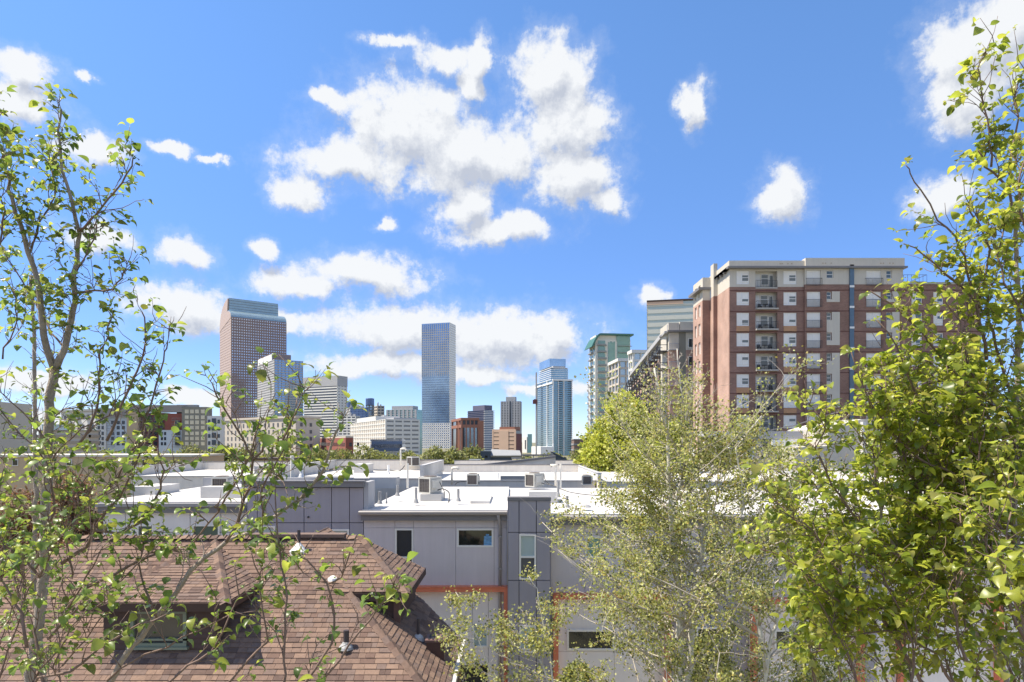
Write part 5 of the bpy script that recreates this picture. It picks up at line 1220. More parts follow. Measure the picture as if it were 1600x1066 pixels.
b = MB(); b.box(cx - .23, cx + .23, cy - .23, cy + .25, zc + .30, zc + .35); b.build('cover', mat('brown_cover', (.14, .08, .07), .6, var=.2, vscale=8), bx); b = MB()
for i in range(4): b.box(cx - .16 + i * .09, cx - .13 + i * .09, cy - .18, cy + .2, zc + .35, zc + .37)
b.build('louvre', rubber, bx)
# ------------------------------------------------------------------ trees
def leaf_mat(name, col, tcol, rough=0.35, tw=0.45, spec=0.5):
    m = bpy.data.materials.new(name); m.use_nodes = True; nt = m.node_tree; b = nt.nodes['Principled BSDF']; out = nt.nodes['Material Output']
    geo = nn(nt, 'ShaderNodeNewGeometry')
    n = nn(nt, 'ShaderNodeTexNoise', ins={0: geo.outputs['Position'], 'Scale': 7.0, 'Detail': 3.0}).outputs['Fac']
    f = nn(nt, 'ShaderNodeMapRange', ins={0: n, 1: 0.3, 2: 0.7, 3: 0.72, 4: 1.28}).outputs[0]
    v = nn(nt, 'ShaderNodeVectorMath', operation='SCALE', ins={0: col, 'Scale': f}).outputs[0]
    v2 = nn(nt, 'ShaderNodeVectorMath', operation='SCALE', ins={0: tcol, 'Scale': f}).outputs[0]
    nt.links.new(v, b.inputs['Base Color']); b.inputs['Roughness'].default_value = rough; b.inputs['Specular IOR Level'].default_value = spec
    t = nn(nt, 'ShaderNodeBsdfTranslucent', ins={0: v2}); mx = nn(nt, 'ShaderNodeMixShader', ins={0: tw, 1: b.outputs[0], 2: t.outputs[0]})
    nt.links.new(mx.outputs[0], out.inputs['Surface']); return m
PEAR = [leaf_mat('pear_leaf_mid', (.13, .20, .045), (.34, .48, .08)), leaf_mat('pear_leaf_dark', (.07, .115, .03), (.20, .30, .045)),
        leaf_mat('pear_leaf_bright', (.25, .30, .055), (.56, .62, .11)), leaf_mat('pear_leaf_olive', (.13, .15, .04), (.30, .32, .06))]
PEARR = [leaf_mat('right_leaf_mid', (.21, .25, .04), (.52, .60, .08), tw=.52), leaf_mat('right_leaf_dark', (.11, .15, .035), (.32, .42, .06), tw=.5),
        leaf_mat('right_leaf_bright', (.31, .34, .05), (.66, .68, .10), tw=.52), leaf_mat('right_leaf_olive', (.23, .23, .06), (.46, .44, .09))]
ASPEN = [leaf_mat('aspen_leaf_mid', (.34, .37, .10), (.56, .58, .15), .5, .5), leaf_mat('aspen_leaf_dark', (.09, .105, .04), (.17, .19, .05), .5, .3),
         leaf_mat('aspen_leaf_pale', (.55, .55, .24), (.66, .64, .24), .45, .4), leaf_mat('aspen_leaf_gold', (.38, .31, .09), (.52, .42, .10), .5, .4)]
YELLOWG = [leaf_mat('locust_leaf_yellow', (.46, .49, .07), (.66, .68, .09), .5, .4), leaf_mat('locust_leaf_green', (.30, .35, .06), (.48, .55, .08), .5, .4), leaf_mat('locust_leaf_dark', (.09, .12, .035), (.16, .20, .05), .5, .3), leaf_mat('locust_leaf_light', (.46, .46, .10), (.62, .60, .12), .5, .4)]
FARG = [leaf_mat('far_leaf_mid', (.27, .29, .10), (.40, .42, .12), .6, .35), leaf_mat('far_leaf_dark', (.09, .11, .045), (.16, .19, .06), .6, .3), leaf_mat('far_leaf_light', (.25, .27, .08), (.36, .38, .10), .6, .35), leaf_mat('far_leaf_olive', (.2, .19, .08), (.28, .26, .1), .6, .35)]
RUSSET = [leaf_mat('russet_leaf_mid', (.30, .16, .085), (.36, .18, .09), .7, .3), leaf_mat('russet_leaf_dark', (.14, .075, .045), (.16, .08, .04), .7, .3), leaf_mat('russet_leaf_pink', (.42, .27, .18), (.4, .25, .15), .7, .3), leaf_mat('russet_leaf_green', (.16, .17, .05), (.2, .2, .05), .7, .3)]
bark_pear = mat('pear_bark', (.33, .275, .235), .85, var=.3, vscale=25, bump=.6, bscale=90)
twig_m = mat('pear_twig', (.19, .125, .10), .7, var=.25, vscale=30)
bark_asp = mat('white_aspen_bark', (.60, .57, .50), .8, var=.28, vscale=7, bump=.3, bscale=40)
twig_asp = mat('pale_aspen_twig', (.48, .43, .37), .8, var=.2, vscale=8)
bark_far = mat('far_bark', (.12, .095, .08), .9, var=.2)
rng = np.random.default_rng(7)

def leaf_shape(curl, fold, k=5, twist=0.0, wide=.46):
    """ovate leaf, unit length along +y, arched down and folded along the midrib; petiole behind"""
    t = np.linspace(0, 1, k + 1); w = wide * np.sin(np.pi * np.clip(t, 0, 1) ** .72) ** .8 * (1 - .15 * t); w[0] = .03; w[-1] = .0
    V = []; Fq = []
    ang = curl * t; y = np.cumsum(np.r_[0, np.cos(ang[:-1]) / k]); z = -np.cumsum(np.r_[0, np.sin(ang[:-1]) / k])
    for i in range(k + 1):
        tw = twist * t[i]
        V.append((0, y[i], z[i])); 
        for sgn in (-1, 1): V.append((sgn * w[i] * cos(tw), y[i], z[i] + w[i] * fold + sgn * w[i] * sin(tw)))
    for i in range(k):
        a = i * 3; b_ = (i + 1) * 3
        Fq.append((a, a + 1, b_ + 1, b_)); Fq.append((a + 2, a, b_, b_ + 2))
    n = len(V); V += [(-.012, 0, 0), (.012, 0, 0), (.012, -.42, .10), (-.012, -.42, .10)]; Fq.append((n, n + 1, n + 2, n + 3))
    V = np.array(V, float); V[:, 1] += .42; V[:, 2] -= .10
    return V, np.array(Fq)
LS = [leaf_shape(1.5, .30, wide=.40), leaf_shape(.8, .15, twist=.4, wide=.38), leaf_shape(2.3, .45, twist=-.4, wide=.38), leaf_shape(1.9, .55, wide=.34), leaf_shape(1.2, .10, twist=.7, wide=.44), leaf_shape(.4, .65, twist=-.3, wide=.36)]
def orient(d, up):
    """rotation whose y axis is d and z axis near up; arrays (n,3)"""
    y = d / np.linalg.norm(d, axis=1, keepdims=True); x = np.cross(y, up); x /= (np.linalg.norm(x, axis=1, keepdims=True) + 1e-9); z = np.cross(x, y)
    return np.stack([x, y, z], axis=2)
def instance(pos, Rm, sc, V, Fq):
    n = len(pos); P_ = np.einsum('nij,kj->nki', Rm, V) * sc[:, None, None] + pos[:, None, :]
    Fa = Fq[None] + (np.arange(n) * len(V))[:, None, None]
    return P_.reshape(-1, 3), Fa.reshape(-1, Fq.shape[1])
def leaf_field(parent, pos, d, up, sc, mats, wts, solo=0, name='leaf', solo_filter=None, shapes=LS, smooth=True, rest_name=None):
    n = len(pos); Rm = orient(d, up); sid = rng.integers(0, len(shapes), n); mid = rng.choice(len(mats), n, p=wts); off = np.array(LOC[parent.name])
    take = np.zeros(n, bool)
    if solo:
        px = 800 + pos[:, 0] / pos[:, 1] * F; py = HY - (pos[:, 2] - HC) / pos[:, 1] * F
        ok = (px > 5) & (px < 1595) & (py > 5) & (py < 1060) & (pos[:, 1] > .5)
        size = np.where(ok, sc / pos[:, 1], 0); idx = np.argsort(-size)[:solo]; take[idx[size[idx] > 0]] = True
        cache = {}
        for i in np.nonzero(take)[0]:
            key = (sid[i], mid[i])
            if key not in cache:
                V, Fq = shapes[sid[i]]; cache[key] = raw_mesh(name, V, Fq, np.zeros(len(Fq)), [mats[mid[i]]], smooth)
            o = link(name, cache[key], parent)
            M = np.eye(4); M[:3, :3] = Rm[i] * sc[i]; M[:3, 3] = pos[i] - off
            o.matrix_local = Matrix(M.tolist())
    VV, FF, MM = [], [], []; base = 0
    for s_ in range(len(shapes)):
        k = np.nonzero((sid == s_) & ~take)[0]
        if not len(k): continue
        V, Fq = shapes[s_]; a, f = instance(pos[k] - off, Rm[k], sc[k], V, Fq); VV.append(a); FF.append(f + base); MM.append(np.repeat(mid[k], len(Fq))); base += len(a)
    if VV: link(rest_name or name, raw_mesh(name, np.concatenate(VV), np.concatenate(FF), np.concatenate(MM), mats, smooth), parent, 'stuff')

def wander(r, p, d, L, n, wob, trop=.0, droop=0.):
    """a crooked shoot: n+1 points"""
    pts = [Vector(p)]; d = Vector(d).normalized()
    for i in range(n):
        d = (d + Vector((r.gauss(0, wob), r.gauss(0, wob), r.gauss(0, wob) + trop - droop * i / n))).normalized(); pts.append(pts[-1] + d * L / n)
    return pts
def side_dir(r, d, ang, up=.3):
    a = d.cross(Vector((r.gauss(0, 1), r.gauss(0, 1), r.gauss(0, 1)))).normalized()
    return (d * cos(ang) + a * sin(ang) + Vector((0, 0, up))).normalized()

def pear_tree(label, base, limbs, mats, wts, leaf, seed, twig_every, twig_len, sub, cl, solo, thin=lambda x, y: 1.0, lush=1.0):
    """limbs: (control points [(px,py,depth)...], start radius, end radius, leafiness)"""
    r = random.Random(seed); T = thing('pear_tree', label, 'tree', base)
    LP, LD, LU, LSc = [], [], [], []
    def leaves_at(p, d, n, s=1.0):
        for _ in range(n):
            q = side_dir(r, d, r.uniform(.5, 1.3), .15); h = Vector((q.x, q.y, q.z * .5 - r.uniform(-.15, .55))).normalized()
            LP.append(tuple(p)); LD.append(tuple(h)); u = Vector((r.gauss(0, .35), r.gauss(0, .35), 1)); LU.append(tuple(u)); LSc.append(leaf * s * (.38 + 1.0 * r.random() ** 1.5))
    for li, (cp, ra, rb, lf) in enumerate(limbs):
        te = twig_every / (lush if cp[-1][1] < 480 else 1.0); lf = min(1.0, lf * (lush if cp[-1][1] < 480 else 1.0))
        pts = [P(*c) for c in cp]; fine = []
        for i in range(len(pts) - 1):
            n = max(2, int((pts[i + 1] - pts[i]).length / .07))
            for k in range(n):
                fine.append(pts[i].lerp(pts[i + 1], k / n) + Vector((r.gauss(0, .004), r.gauss(0, .006), r.gauss(0, .004))))
        fine.append(pts[-1]); n = len(fine); rad = [ra + (rb - ra) * (i / (n - 1)) ** .8 for i in range(n)]
        b = MB(); b.tube(fine, rad, 8 if ra > .012 else 6)
        if ra > .02:
            o = b.build('trunk' if li < 2 else 'branch', [bark_pear], T, smooth=True); tw = MB()
        else: tw = b
        # side twigs
        i = int(n * .10) if ra < .02 else int(n * .2)
        L_tot = (n - 1) * .07
        acc = 0; nxt = te * r.uniform(.3, 1)
        for i in range(1, n):
            acc += (fine[i] - fine[i - 1]).length
            if acc < nxt: continue
            acc = 0; nxt = te * r.uniform(.5, 1.5); fr_ = i / (n - 1)
            d = (fine[i] - fine[i - 1]).normalized(); L = twig_len * r.uniform(.35, 1.25) * (1.05 - .55 * fr_)
            th_ = thin(800 + fine[i].x / fine[i].y * F, HY - (fine[i].z - HC) / fine[i].y * F)
            if r.random() > th_: continue
            L *= .45 + .55 * min(1, th_)
            q = side_dir(r, d, r.uniform(.5, 1.05), .35); tp = wander(r, fine[i], q, L, 6, .16, .07)
            r0 = min(rad[i] * .6, .0028 + L * .006); tw.tube(tp, [r0 * (1 - .65 * k / 6) for k in range(7)], 5)
            for k in range(1, 7):
                if r.random() < sub:
                    dd = side_dir(r, (tp[k] - tp[k - 1]).normalized(), r.uniform(.6, 1.2), .2); sl = r.uniform(.03, .16) * (1 if r.random() < .7 else 1.8); sp = wander(r, tp[k], dd, sl, 3, .2, .1); tw.tube(sp, [.0026, .0022, .0018, .0012], 4)
                    if r.random() < lf: leaves_at(sp[-1], dd, r.choice(cl)); 
                    if sl > .1 and r.random() < lf: leaves_at(sp[2], dd, 2)
                elif r.random() < lf * .6: leaves_at(tp[k], (tp[k] - tp[k - 1]).normalized(), r.choice((1, 1, 2)), .85)
            if r.random() < lf + .15: leaves_at(tp[-1], (tp[-1] - tp[-2]).normalized(), r.choice(cl) + 1)
        leaves_at(fine[-1], (fine[-1] - fine[-2]).normalized(), 4)
        if ra <= .02:
            for i in range(int(n * .45), n, 2):
                if r.random() < lf * .8: leaves_at(fine[i], (fine[i] - fine[i - 1]).normalized(), r.choice((1, 2, 3)), .9)
        tw.build('branch', [twig_m if ra <= .016 else bark_pear], T, smooth=True)
    print('leaves', label[:20], len(LP))
    leaf_field(T, np.array(LP), np.array(LD), np.array(LU), np.array(LSc), mats, wts, solo=solo)
    return T

YLt = 4.6
def dl_(cp, y0, y1): n = len(cp); return [(x, y, y0 + (y1 - y0) * i / max(1, n - 1)) for i, (x, y) in enumerate(cp)]
LEFT = [
 (dl_([(52, 1500), (40, 1120), (62, 960), (70, 880), (72, 800), (74, 720), (76, 660), (80, 610), (84, 576)], 4.6, 4.6), .042, .030, .25),
 (dl_([(60, 1180), (68, 1060), (52, 900), (56, 760), (55, 680), (55, 600), (53, 520), (48, 430)], 4.9, 5.1), .024, .012, .4),
 (dl_([(84, 578), (72, 545), (66, 500), (58, 440), (45, 394), (25, 333), (10, 277), (2, 227)], 4.6, 4.4), .026, .008, .7),
 (dl_([(84, 578), (101, 546), (110, 500), (116, 470), (119, 429), (123, 363), (109, 303), (94, 247), (89, 206), (96, 171)], 4.6, 4.5), .026, .006, .75),
 (dl_([(123, 361), (138, 350), (152, 338), (170, 312), (192, 287), (205, 258), (208, 246)], 4.5, 4.3), .010, .004, .95),
 (dl_([(116, 459), (135, 455), (160, 455), (177, 452), (190, 435), (197, 420)], 4.5, 4.3), .009, .004, .9),
 (dl_([(101, 546), (80, 520), (60, 480), (35, 440), (5, 395)], 4.6, 4.9), .008, .004, .7),
 (dl_([(119, 429), (135, 400), (147, 372), (150, 350)], 4.5, 4.6), .007, .004, .8),
 (dl_([(45, 394), (62, 350), (80, 320), (88, 290), (80, 262)], 4.5, 4.6), .008, .004, .8),
 (dl_([(120, 700), (140, 670), (152, 637), (156, 590), (157, 550), (168, 525), (172, 500)], 4.3, 4.2), .010, .004, .8),
 (dl_([(165, 690), (187, 637), (205, 605), (216, 580), (228, 535), (226, 505), (222, 488)], 4.2, 4.1), .010, .004, .7),
 (dl_([(200, 720), (222, 670), (233, 637), (244, 600), (253, 576), (258, 550), (262, 535)], 4.1, 4.0), .009, .004, .6),
 (dl_([(170, 1075), (180, 1050), (207, 1010), (244, 965), (273, 928), (298, 895), (323, 868), (356, 845), (389, 833), (414, 817), (469, 778), (490, 755), (505, 734), (519, 691), (536, 660)], 3.9, 3.3), .020, .006, .55),
 (dl_([(110, 838), (129, 791), (165, 770), (185, 745), (200, 720), (225, 690), (248, 660)], 4.2, 4.0), .011, .004, .75),
 (dl_([(96, 880), (135, 855), (152, 818), (185, 780), (210, 730), (228, 690)], 4.0, 3.8), .013, .005, .8),
 (dl_([(150, 830), (185, 834), (215, 818), (235, 795), (250, 765), (256, 735), (246, 700)], 3.9, 3.7), .010, .004, .8),
 (dl_([(130, 920), (190, 890), (250, 862), (300, 852), (340, 800), (365, 760), (392, 710), (400, 675)], 3.8, 3.4), .009, .004, .7),
 (dl_([(356, 845), (375, 800), (390, 760), (397, 715), (380, 690), (360, 660), (345, 630), (332, 600)], 3.5, 3.3), .009, .004, .6),
 (dl_([(397, 715), (415, 690), (440, 690), (455, 660), (470, 628)], 3.4, 3.2), .007, .003, .85),
 (dl_([(414, 817), (405, 780), (415, 745), (445, 700), (460, 640)], 3.4, 3.3), .007, .003, .75),
 (dl_([(443, 1075), (445, 988), (450, 933), (438, 883), (434, 836), (429, 752), (425, 700)], 3.3, 3.3), .007, .003, .75),
 (dl_([(455, 1100), (480, 1064), (519, 1006), (523, 962), (512, 912), (490, 885), (472, 868)], 3.1, 3.0), .008, .003, .8),
 (dl_([(512, 912), (534, 900), (545, 870), (548, 861), (557, 836)], 3.05, 3.0), .005, .0025, .6),
 (dl_([(480, 1090), (515, 1050), (563, 988), (592, 948), (606, 925), (618, 912)], 3.0, 2.8), .007, .003, .65),
 (dl_([(330, 1100), (380, 1040), (420, 1000), (410, 950), (404, 900), (392, 860)], 3.4, 3.4), .008, .003, .7),
 (dl_([(30, 1100), (60, 1060), (110, 1050), (160, 1010), (200, 985), (260, 960)], 3.4, 3.4), .009, .004, .7),
 (dl_([(70, 1090), (62, 1010), (38, 950), (20, 900), (5, 850)], 3.6, 3.8), .010, .004, .8),
 (dl_([(40, 1010), (36, 960), (20, 930), (-10, 890)], 3.2, 3.2), .008, .004, .8),
 (dl_([(75, 1000), (110, 960), (150, 930), (185, 915), (215, 880), (250, 850)], 3.8, 3.6), .009, .003, .8),
 (dl_([(60, 900), (30, 870), (5, 850), (-20, 830)], 3.9, 3.9), .008, .004, .9),
 (dl_([(70, 830), (85, 800), (82, 760), (74, 725), (60, 700), (30, 680), (0, 640)], 4.3, 4.1), .009, .004, .8),
 (dl_([(70, 740), (95, 700), (130, 670), (170, 650), (185, 620), (215, 600)], 4.4, 4.3), .007, .003, .8),
 (dl_([(76, 660), (100, 640), (130, 634), (165, 628)], 4.5, 4.4), .006, .003, .3),
 (dl_([(74, 690), (48, 660), (20, 630), (-10, 605)], 4.5, 4.4), .007, .003, .6),
 (dl_([(170, 1060), (210, 1030), (262, 1010), (310, 985), (355, 960), (400, 955)], 3.6, 3.5), .007, .003, .8),
 (dl_([(244, 965), (230, 920), (215, 880), (225, 850), (220, 810)], 3.7, 3.7), .007, .003, .8),
 (dl_([(240, 1090), (290, 1040), (330, 1020), (352, 985), (372, 930), (366, 880)], 3.3, 3.3), .008, .003, .75),
 (dl_([(0, 560), (15, 530), (28, 500), (20, 450)], 4.2, 4.2), .006, .003, .9),
 (dl_([(-20, 420), (0, 380), (8, 330), (-4, 290), (5, 240)], 4.3, 4.3), .008, .004, .9),
 (dl_([(-60, 330), (-40, 270), (-20, 220), (-8, 190)], 4.0, 4.0), .006, .003, .8),
]
_r = random.Random(77)
for _k in range(13):
    _x, _y = _r.uniform(-30, 140), _r.uniform(880, 1090); _Y = _r.uniform(3.4, 4.6); _dx = _r.uniform(-60, 130); _L = _r.uniform(110, 230)
    LEFT.append((dl_([(_x, _y), (_x + _dx * .3, _y - _L * .35), (_x + _dx * .55, _y - _L * .7), (_x + _dx, _y - _L)], _Y, _Y - .1), .006, .0025, .6))
pear_tree('leafy young pear tree with grey trunks at the left, its twigs crossing the brown roof', (-3.4, 4.6, 0), LEFT, PEAR, [.44, .16, .26, .14], .057, 21, .10, .30, .66, (1, 2, 2, 3), 300, thin=lambda x, y: float(np.interp(y, (780, 900), (1, .72))) if x > 150 else 1.0, lush=1.35)

RIGHT = [
 (dl_([(1600, 1600), (1590, 1250), (1575, 1060), (1556, 1023), (1523, 987), (1466, 921), (1442, 905), (1409, 873), (1390, 840), (1380, 821), (1371, 764)], 4.0, 3.8), .034, .007, .9),
 (dl_([(1640, 1500), (1610, 1100), (1590, 900), (1582, 760), (1588, 640), (1592, 520), (1590, 430), (1585, 342)], 4.1, 4.2), .036, .012, .85),
 (dl_([(1585, 342), (1576, 294), (1560, 278), (1541, 260), (1528, 235)], 4.2, 4.1), .010, .005, .95),
 (dl_([(1576, 294), (1580, 250), (1590, 186), (1588, 150), (1593, 122)], 4.2, 4.2), .008, .004, .95),
 (dl_([(1550, 262), (1546, 206), (1537, 167), (1527, 118), (1530, 95), (1541, 78)], 4.1, 4.0), .007, .003, .8),
 (dl_([(1545, 560), (1520, 460), (1507, 401), (1490, 370), (1468, 342), (1439, 298), (1422, 272), (1415, 258)], 4.0, 3.8), .011, .003, .7),
 (dl_([(1530, 480), (1500, 445), (1473, 425), (1449, 401), (1430, 388), (1412, 381)], 4.0, 3.8), .007, .003, .65),
 (dl_([(1590, 640), (1560, 560), (1545, 500), (1540, 440), (1545, 390), (1530, 350), (1515, 330)], 4.1, 4.0), .012, .005, .9),
 (dl_([(1590, 760), (1570, 690), (1537, 640), (1520, 590), (1508, 560), (1500, 500), (1470, 460)], 4.0, 3.9), .013, .004, 1),
 (dl_([(1600, 860), (1540, 800), (1490, 740), (1437, 717), (1390, 672), (1357, 626), (1342, 590), (1330, 550)], 3.9, 3.7), .013, .003, .9),
 (dl_([(1500, 740), (1470, 680), (1440, 640), (1420, 590), (1400, 540), (1370, 500)], 4.0, 3.9), .009, .004, 1),
 (dl_([(1560, 640), (1510, 600), (1470, 560), (1440, 520), (1400, 480), (1360, 455)], 4.1, 4.0), .009, .004, 1),
 (dl_([(1409, 873), (1361, 840), (1330, 800), (1300, 760), (1275, 700), (1290, 672), (1272, 640)], 3.8, 3.7), .009, .003, .8),
 (dl_([(1400, 960), (1361, 940), (1328, 911), (1300, 880), (1285, 850), (1271, 830), (1240, 810), (1215, 795)], 3.6, 3.4), .009, .003, .85),
 (dl_([(1361, 941), (1314, 942), (1276, 911), (1245, 885), (1219, 868), (1206, 862)], 3.55, 3.4), .007, .003, .75),
 (dl_([(1450, 1080), (1400, 1000), (1361, 940)], 3.7, 3.6), .012, .009, .9),
 (dl_([(1500, 1090), (1460, 1020), (1400, 985), (1350, 990), (1310, 1010), (1270, 1020)], 3.7, 3.5), .010, .004, .9),
 (dl_([(1370, 764), (1365, 700), (1380, 640), (1385, 590), (1375, 560)], 3.8, 3.9), .007, .003, .9),
 (dl_([(1560, 960), (1540, 880), (1500, 820), (1450, 790), (1420, 740), (1400, 700)], 3.9, 3.8), .010, .004, 1),
 (dl_([(1466, 921), (1460, 850), (1440, 800), (1450, 740), (1430, 690)], 3.8, 3.9), .008, .004, 1),
 (dl_([(1600, 1000), (1570, 930), (1540, 860), (1545, 780), (1530, 720), (1540, 660)], 3.6, 3.7), .010, .004, 1),
 (dl_([(1340, 1090), (1330, 1030), (1300, 980), (1280, 940)], 3.5, 3.5), .007, .003, .9),
 (dl_([(1420, 1090), (1430, 1020), (1410, 960), (1380, 900), (1350, 870), (1310, 860)], 3.5, 3.5), .008, .003, 1),
 (dl_([(1530, 1090), (1500, 1000), (1490, 940), (1510, 870), (1500, 800)], 3.4, 3.5), .009, .004, 1),
 (dl_([(1620, 940), (1600, 905), (1585, 880), (1570, 840), (1580, 800)], 2.5, 2.5), .006, .003, .9),
 (dl_([(1640, 1040), (1610, 990), (1590, 950), (1575, 920)], 2.3, 2.3), .006, .003, .9),
 (dl_([(1620, 420), (1600, 350), (1590, 290), (1605, 230)], 3.8, 3.8), .008, .004, .9),
 (dl_([(1620, 560), (1600, 500), (1570, 440), (1560, 400), (1570, 350)], 3.8, 3.9), .008, .004, 1),
 (dl_([(1520, 590), (1490, 590), (1450, 600), (1420, 640), (1370, 600), (1340, 545)], 4.2, 4.0), .007, .003, 1),
 (dl_([(1560, 720), (1500, 680), (1450, 660), (1400, 620), (1380, 570)], 4.4, 4.2), .009, .004, 1),
 (dl_([(1420, 905), (1380, 870), (1330, 850), (1290, 800), (1275, 760), (1240, 750)], 4.1, 3.9), .008, .003, .9),
 (dl_([(1600, 1100), (1560, 1000), (1500, 900), (1470, 830), (1480, 760), (1460, 700)], 4.6, 4.6), .012, .004, 1),
 (dl_([(1500, 1100), (1470, 1000), (1420, 920), (1360, 860), (1340, 800)], 4.6, 4.5), .010, .004, 1),
 (dl_([(1400, 1100), (1380, 1040), (1340, 970), (1290, 930), (1260, 950)], 4.4, 4.3), .009, .003, .9),
]
_r = random.Random(78)
for _k in range(34):
    _x, _y = _r.uniform(1400, 1660), _r.uniform(790, 1100); _Y = _r.uniform(3.7, 5.0); _dx = _r.uniform(-150, 30); _L = _r.uniform(130, 260)
    RIGHT.append((dl_([(_x, _y), (_x + _dx * .3, _y - _L * .35), (_x + _dx * .55, _y - _L * .7), (_x + _dx, _y - _L)], _Y, _Y - .1), .006, .0025, 1.0))
for _k in range(10):
    _x, _y = _r.uniform(1250, 1420), _r.uniform(960, 1110); _Y = _r.uniform(3.7, 4.6); _dx = _r.uniform(-80, 30); _L = _r.uniform(100, 180)
    RIGHT.append((dl_([(_x, _y), (_x + _dx * .3, _y - _L * .35), (_x + _dx * .55, _y - _L * .7), (_x + _dx, _y - _L)], _Y, _Y - .1), .006, .0025, 1.0))
pear_tree('dense bright-green pear tree filling the right side in front of the brick building', (2.6, 4.0, 0), RIGHT, PEARR, [.40, .17, .29, .14], .058, 33, .058, .27, .78, (2, 3, 3, 4, 5), 300, thin=lambda x, y: float(np.interp(y, (300, 560), (.78, 1))) if x > 1480 else float(np.interp(y + (x - 1400) * .4, (400, 560, 700), (.25, .5, 1))))

# ---- aspens
def hexleaf(w=.42, bend=.25):
    V = np.array([(0, 0, 0), (-w, .45, bend * .5), (0, .5, -.05), (w, .45, bend * .5), (0, 1, -bend)], float); return V, np.array([(0, 2, 1, 1), (0, 3, 2, 2), (1, 2, 4, 4), (2, 3, 4, 4)])
def tri(V, Fq): return V, Fq[:, :3]
ALS = [tri(*hexleaf(.45, .2)), tri(*hexleaf(.38, .4)), tri(*hexleaf(.5, .05))]
def aspen(label, base, stems, nb, blen, seed, leaf=.061, per=10, dens=1.0, group=None, mats=ASPEN, wts=(.42, .17, .27, .14), bare=.25, br_m=(bark_asp, twig_asp), name='aspen_tree', lvl=(5, 7), dead=0.0):
    r = random.Random(seed); T = thing(name, label, 'tree', base, group); PP, DD = [], []
    for si, (cp, ra, rb) in enumerate(stems):
        pts = [P(*c) for c in cp]; fine = []
        for i in range(len(pts) - 1):
            n = max(2, int((pts[i + 1] - pts[i]).length / .25))
            for k in range(n): fine.append(pts[i].lerp(pts[i + 1], k / n) + Vector((r.gauss(0, .012), r.gauss(0, .012), 0)))
        fine.append(pts[-1]); n = len(fine); rad = [ra + (rb - ra) * i / (n - 1) for i in range(n)]
        b = MB(); b.tube(fine, rad, 8); b.build('trunk', br_m[0], T, smooth=True)
        nb_ = int(nb * (1 if si == 0 else .6)); i0 = .12 if si == 0 else .15
        for q in range(nb_):
            f_ = i0 + (1 - i0) * (q + r.random()) / nb_; i = min(n - 1, max(1, int(f_ * (n - 1)))); d = (fine[i] - fine[i - 1]).normalized()
            L = blen * r.uniform(.6, 1.15) * max(.2, 1.15 - 1.0 * f_) * float(np.interp(fine[i].z, (9.8, 11.2, 12.2), (1, .62, .42))); az = r.uniform(0, 2 * pi); q_ = (Vector((cos(az), sin(az), 0)) * .9 + d * r.uniform(.15, .7)).normalized(); q_.y *= .55 if q_.y < 0 else .8
            tp = wander(r, fine[i], q_, L, 8, .10, .03); r0 = min(rad[i] * .55, .008 + L * .007)
            if tp[-1].z > 10.3 and 800 + tp[-1].x / tp[-1].y * F < 850: continue
            b = MB(); b.tube(tp, [r0 * (1 - .8 * k / 8) for k in range(9)], 5)
            leafy = r.random() > dead + .35 * max(0, f_ - .55); pf = float(np.interp(fine[i].z, (7, 9.6, 11.2, 12.0, 13.2), (1.35, 1.15, .42, .15, .05)))
            for k in range(3, 9):
                for _ in range(r.choice((1, 2, 2))):
                    dd = side_dir(r, (tp[k] - tp[k - 1]).normalized(), r.uniform(.5, 1.2), .15); sl = r.uniform(.25, .75) * L * .32; sp = wander(r, tp[k], dd, sl, 4, .16, .02)
                    b.tube(sp, [.006, .005, .004, .003, .002], 3, cap=False)
                    if not leafy and r.random() < .8: continue
                    if r.random() < bare: continue
                    for m in range(1, 5):
                        for _ in range(int(per * dens * pf * r.uniform(.5, 1.3))):
                            PP.append(tuple(sp[m] + Vector((r.gauss(0, .09), r.gauss(0, .09), r.gauss(0, .08))))); DD.append((r.gauss(0, 1), r.gauss(0, 1), r.gauss(-.5, .7)))
            b.build('branch', br_m[1], T, smooth=True)
    PP = np.array(PP); DD = np.array(DD); n = len(PP); print('aspen leaves', n)
    leaf_field(T, PP, DD, rng.normal(size=(n, 3)) + np.array([0, 0, .4]), leaf * rng.uniform(.6, 1.2, n), mats, list(wts), shapes=ALS, smooth=False, name='foliage')
    return T
aspen('tall white-trunked aspen in front of the second orange frame', P(1050, 690, 15) - Vector((0, 0, HC)), [
   (dl_([(1068, 1440), (1062, 1060), (1060, 1000), (1062, 960), (1058, 900), (1050, 840), (1046, 780), (1044, 720), (1040, 660), (1030, 610), (1022, 575)], 15, 15), .15, .02),
   (dl_([(1066, 1100), (1078, 1040), (1082, 960), (1092, 900), (1098, 850), (1104, 790), (1090, 740), (1100, 690)], 15.1, 15.6), .09, .02),
   (dl_([(1052, 850), (1048, 800), (1066, 750), (1064, 700), (1072, 650), (1062, 600), (1058, 545)], 15, 15.3), .035, .01)], 104, 5.3, 5, per=12, dead=.06)
aspen('forked pale aspen between the tall one and the right-hand pear tree', P(1180, 690, 14) - Vector((0, 0, HC)), [
   (dl_([(1210, 1500), (1195, 1066), (1202, 1010), (1222, 940), (1226, 870), (1240, 800), (1232, 740)], 14, 14), .09, .015),
   (dl_([(1198, 1050), (1182, 960), (1135, 930), (1142, 880), (1150, 830), (1162, 790), (1150, 700), (1190, 650)], 14, 14.3), .06, .012)], 64, 4.2, 8, per=10, dead=.12)
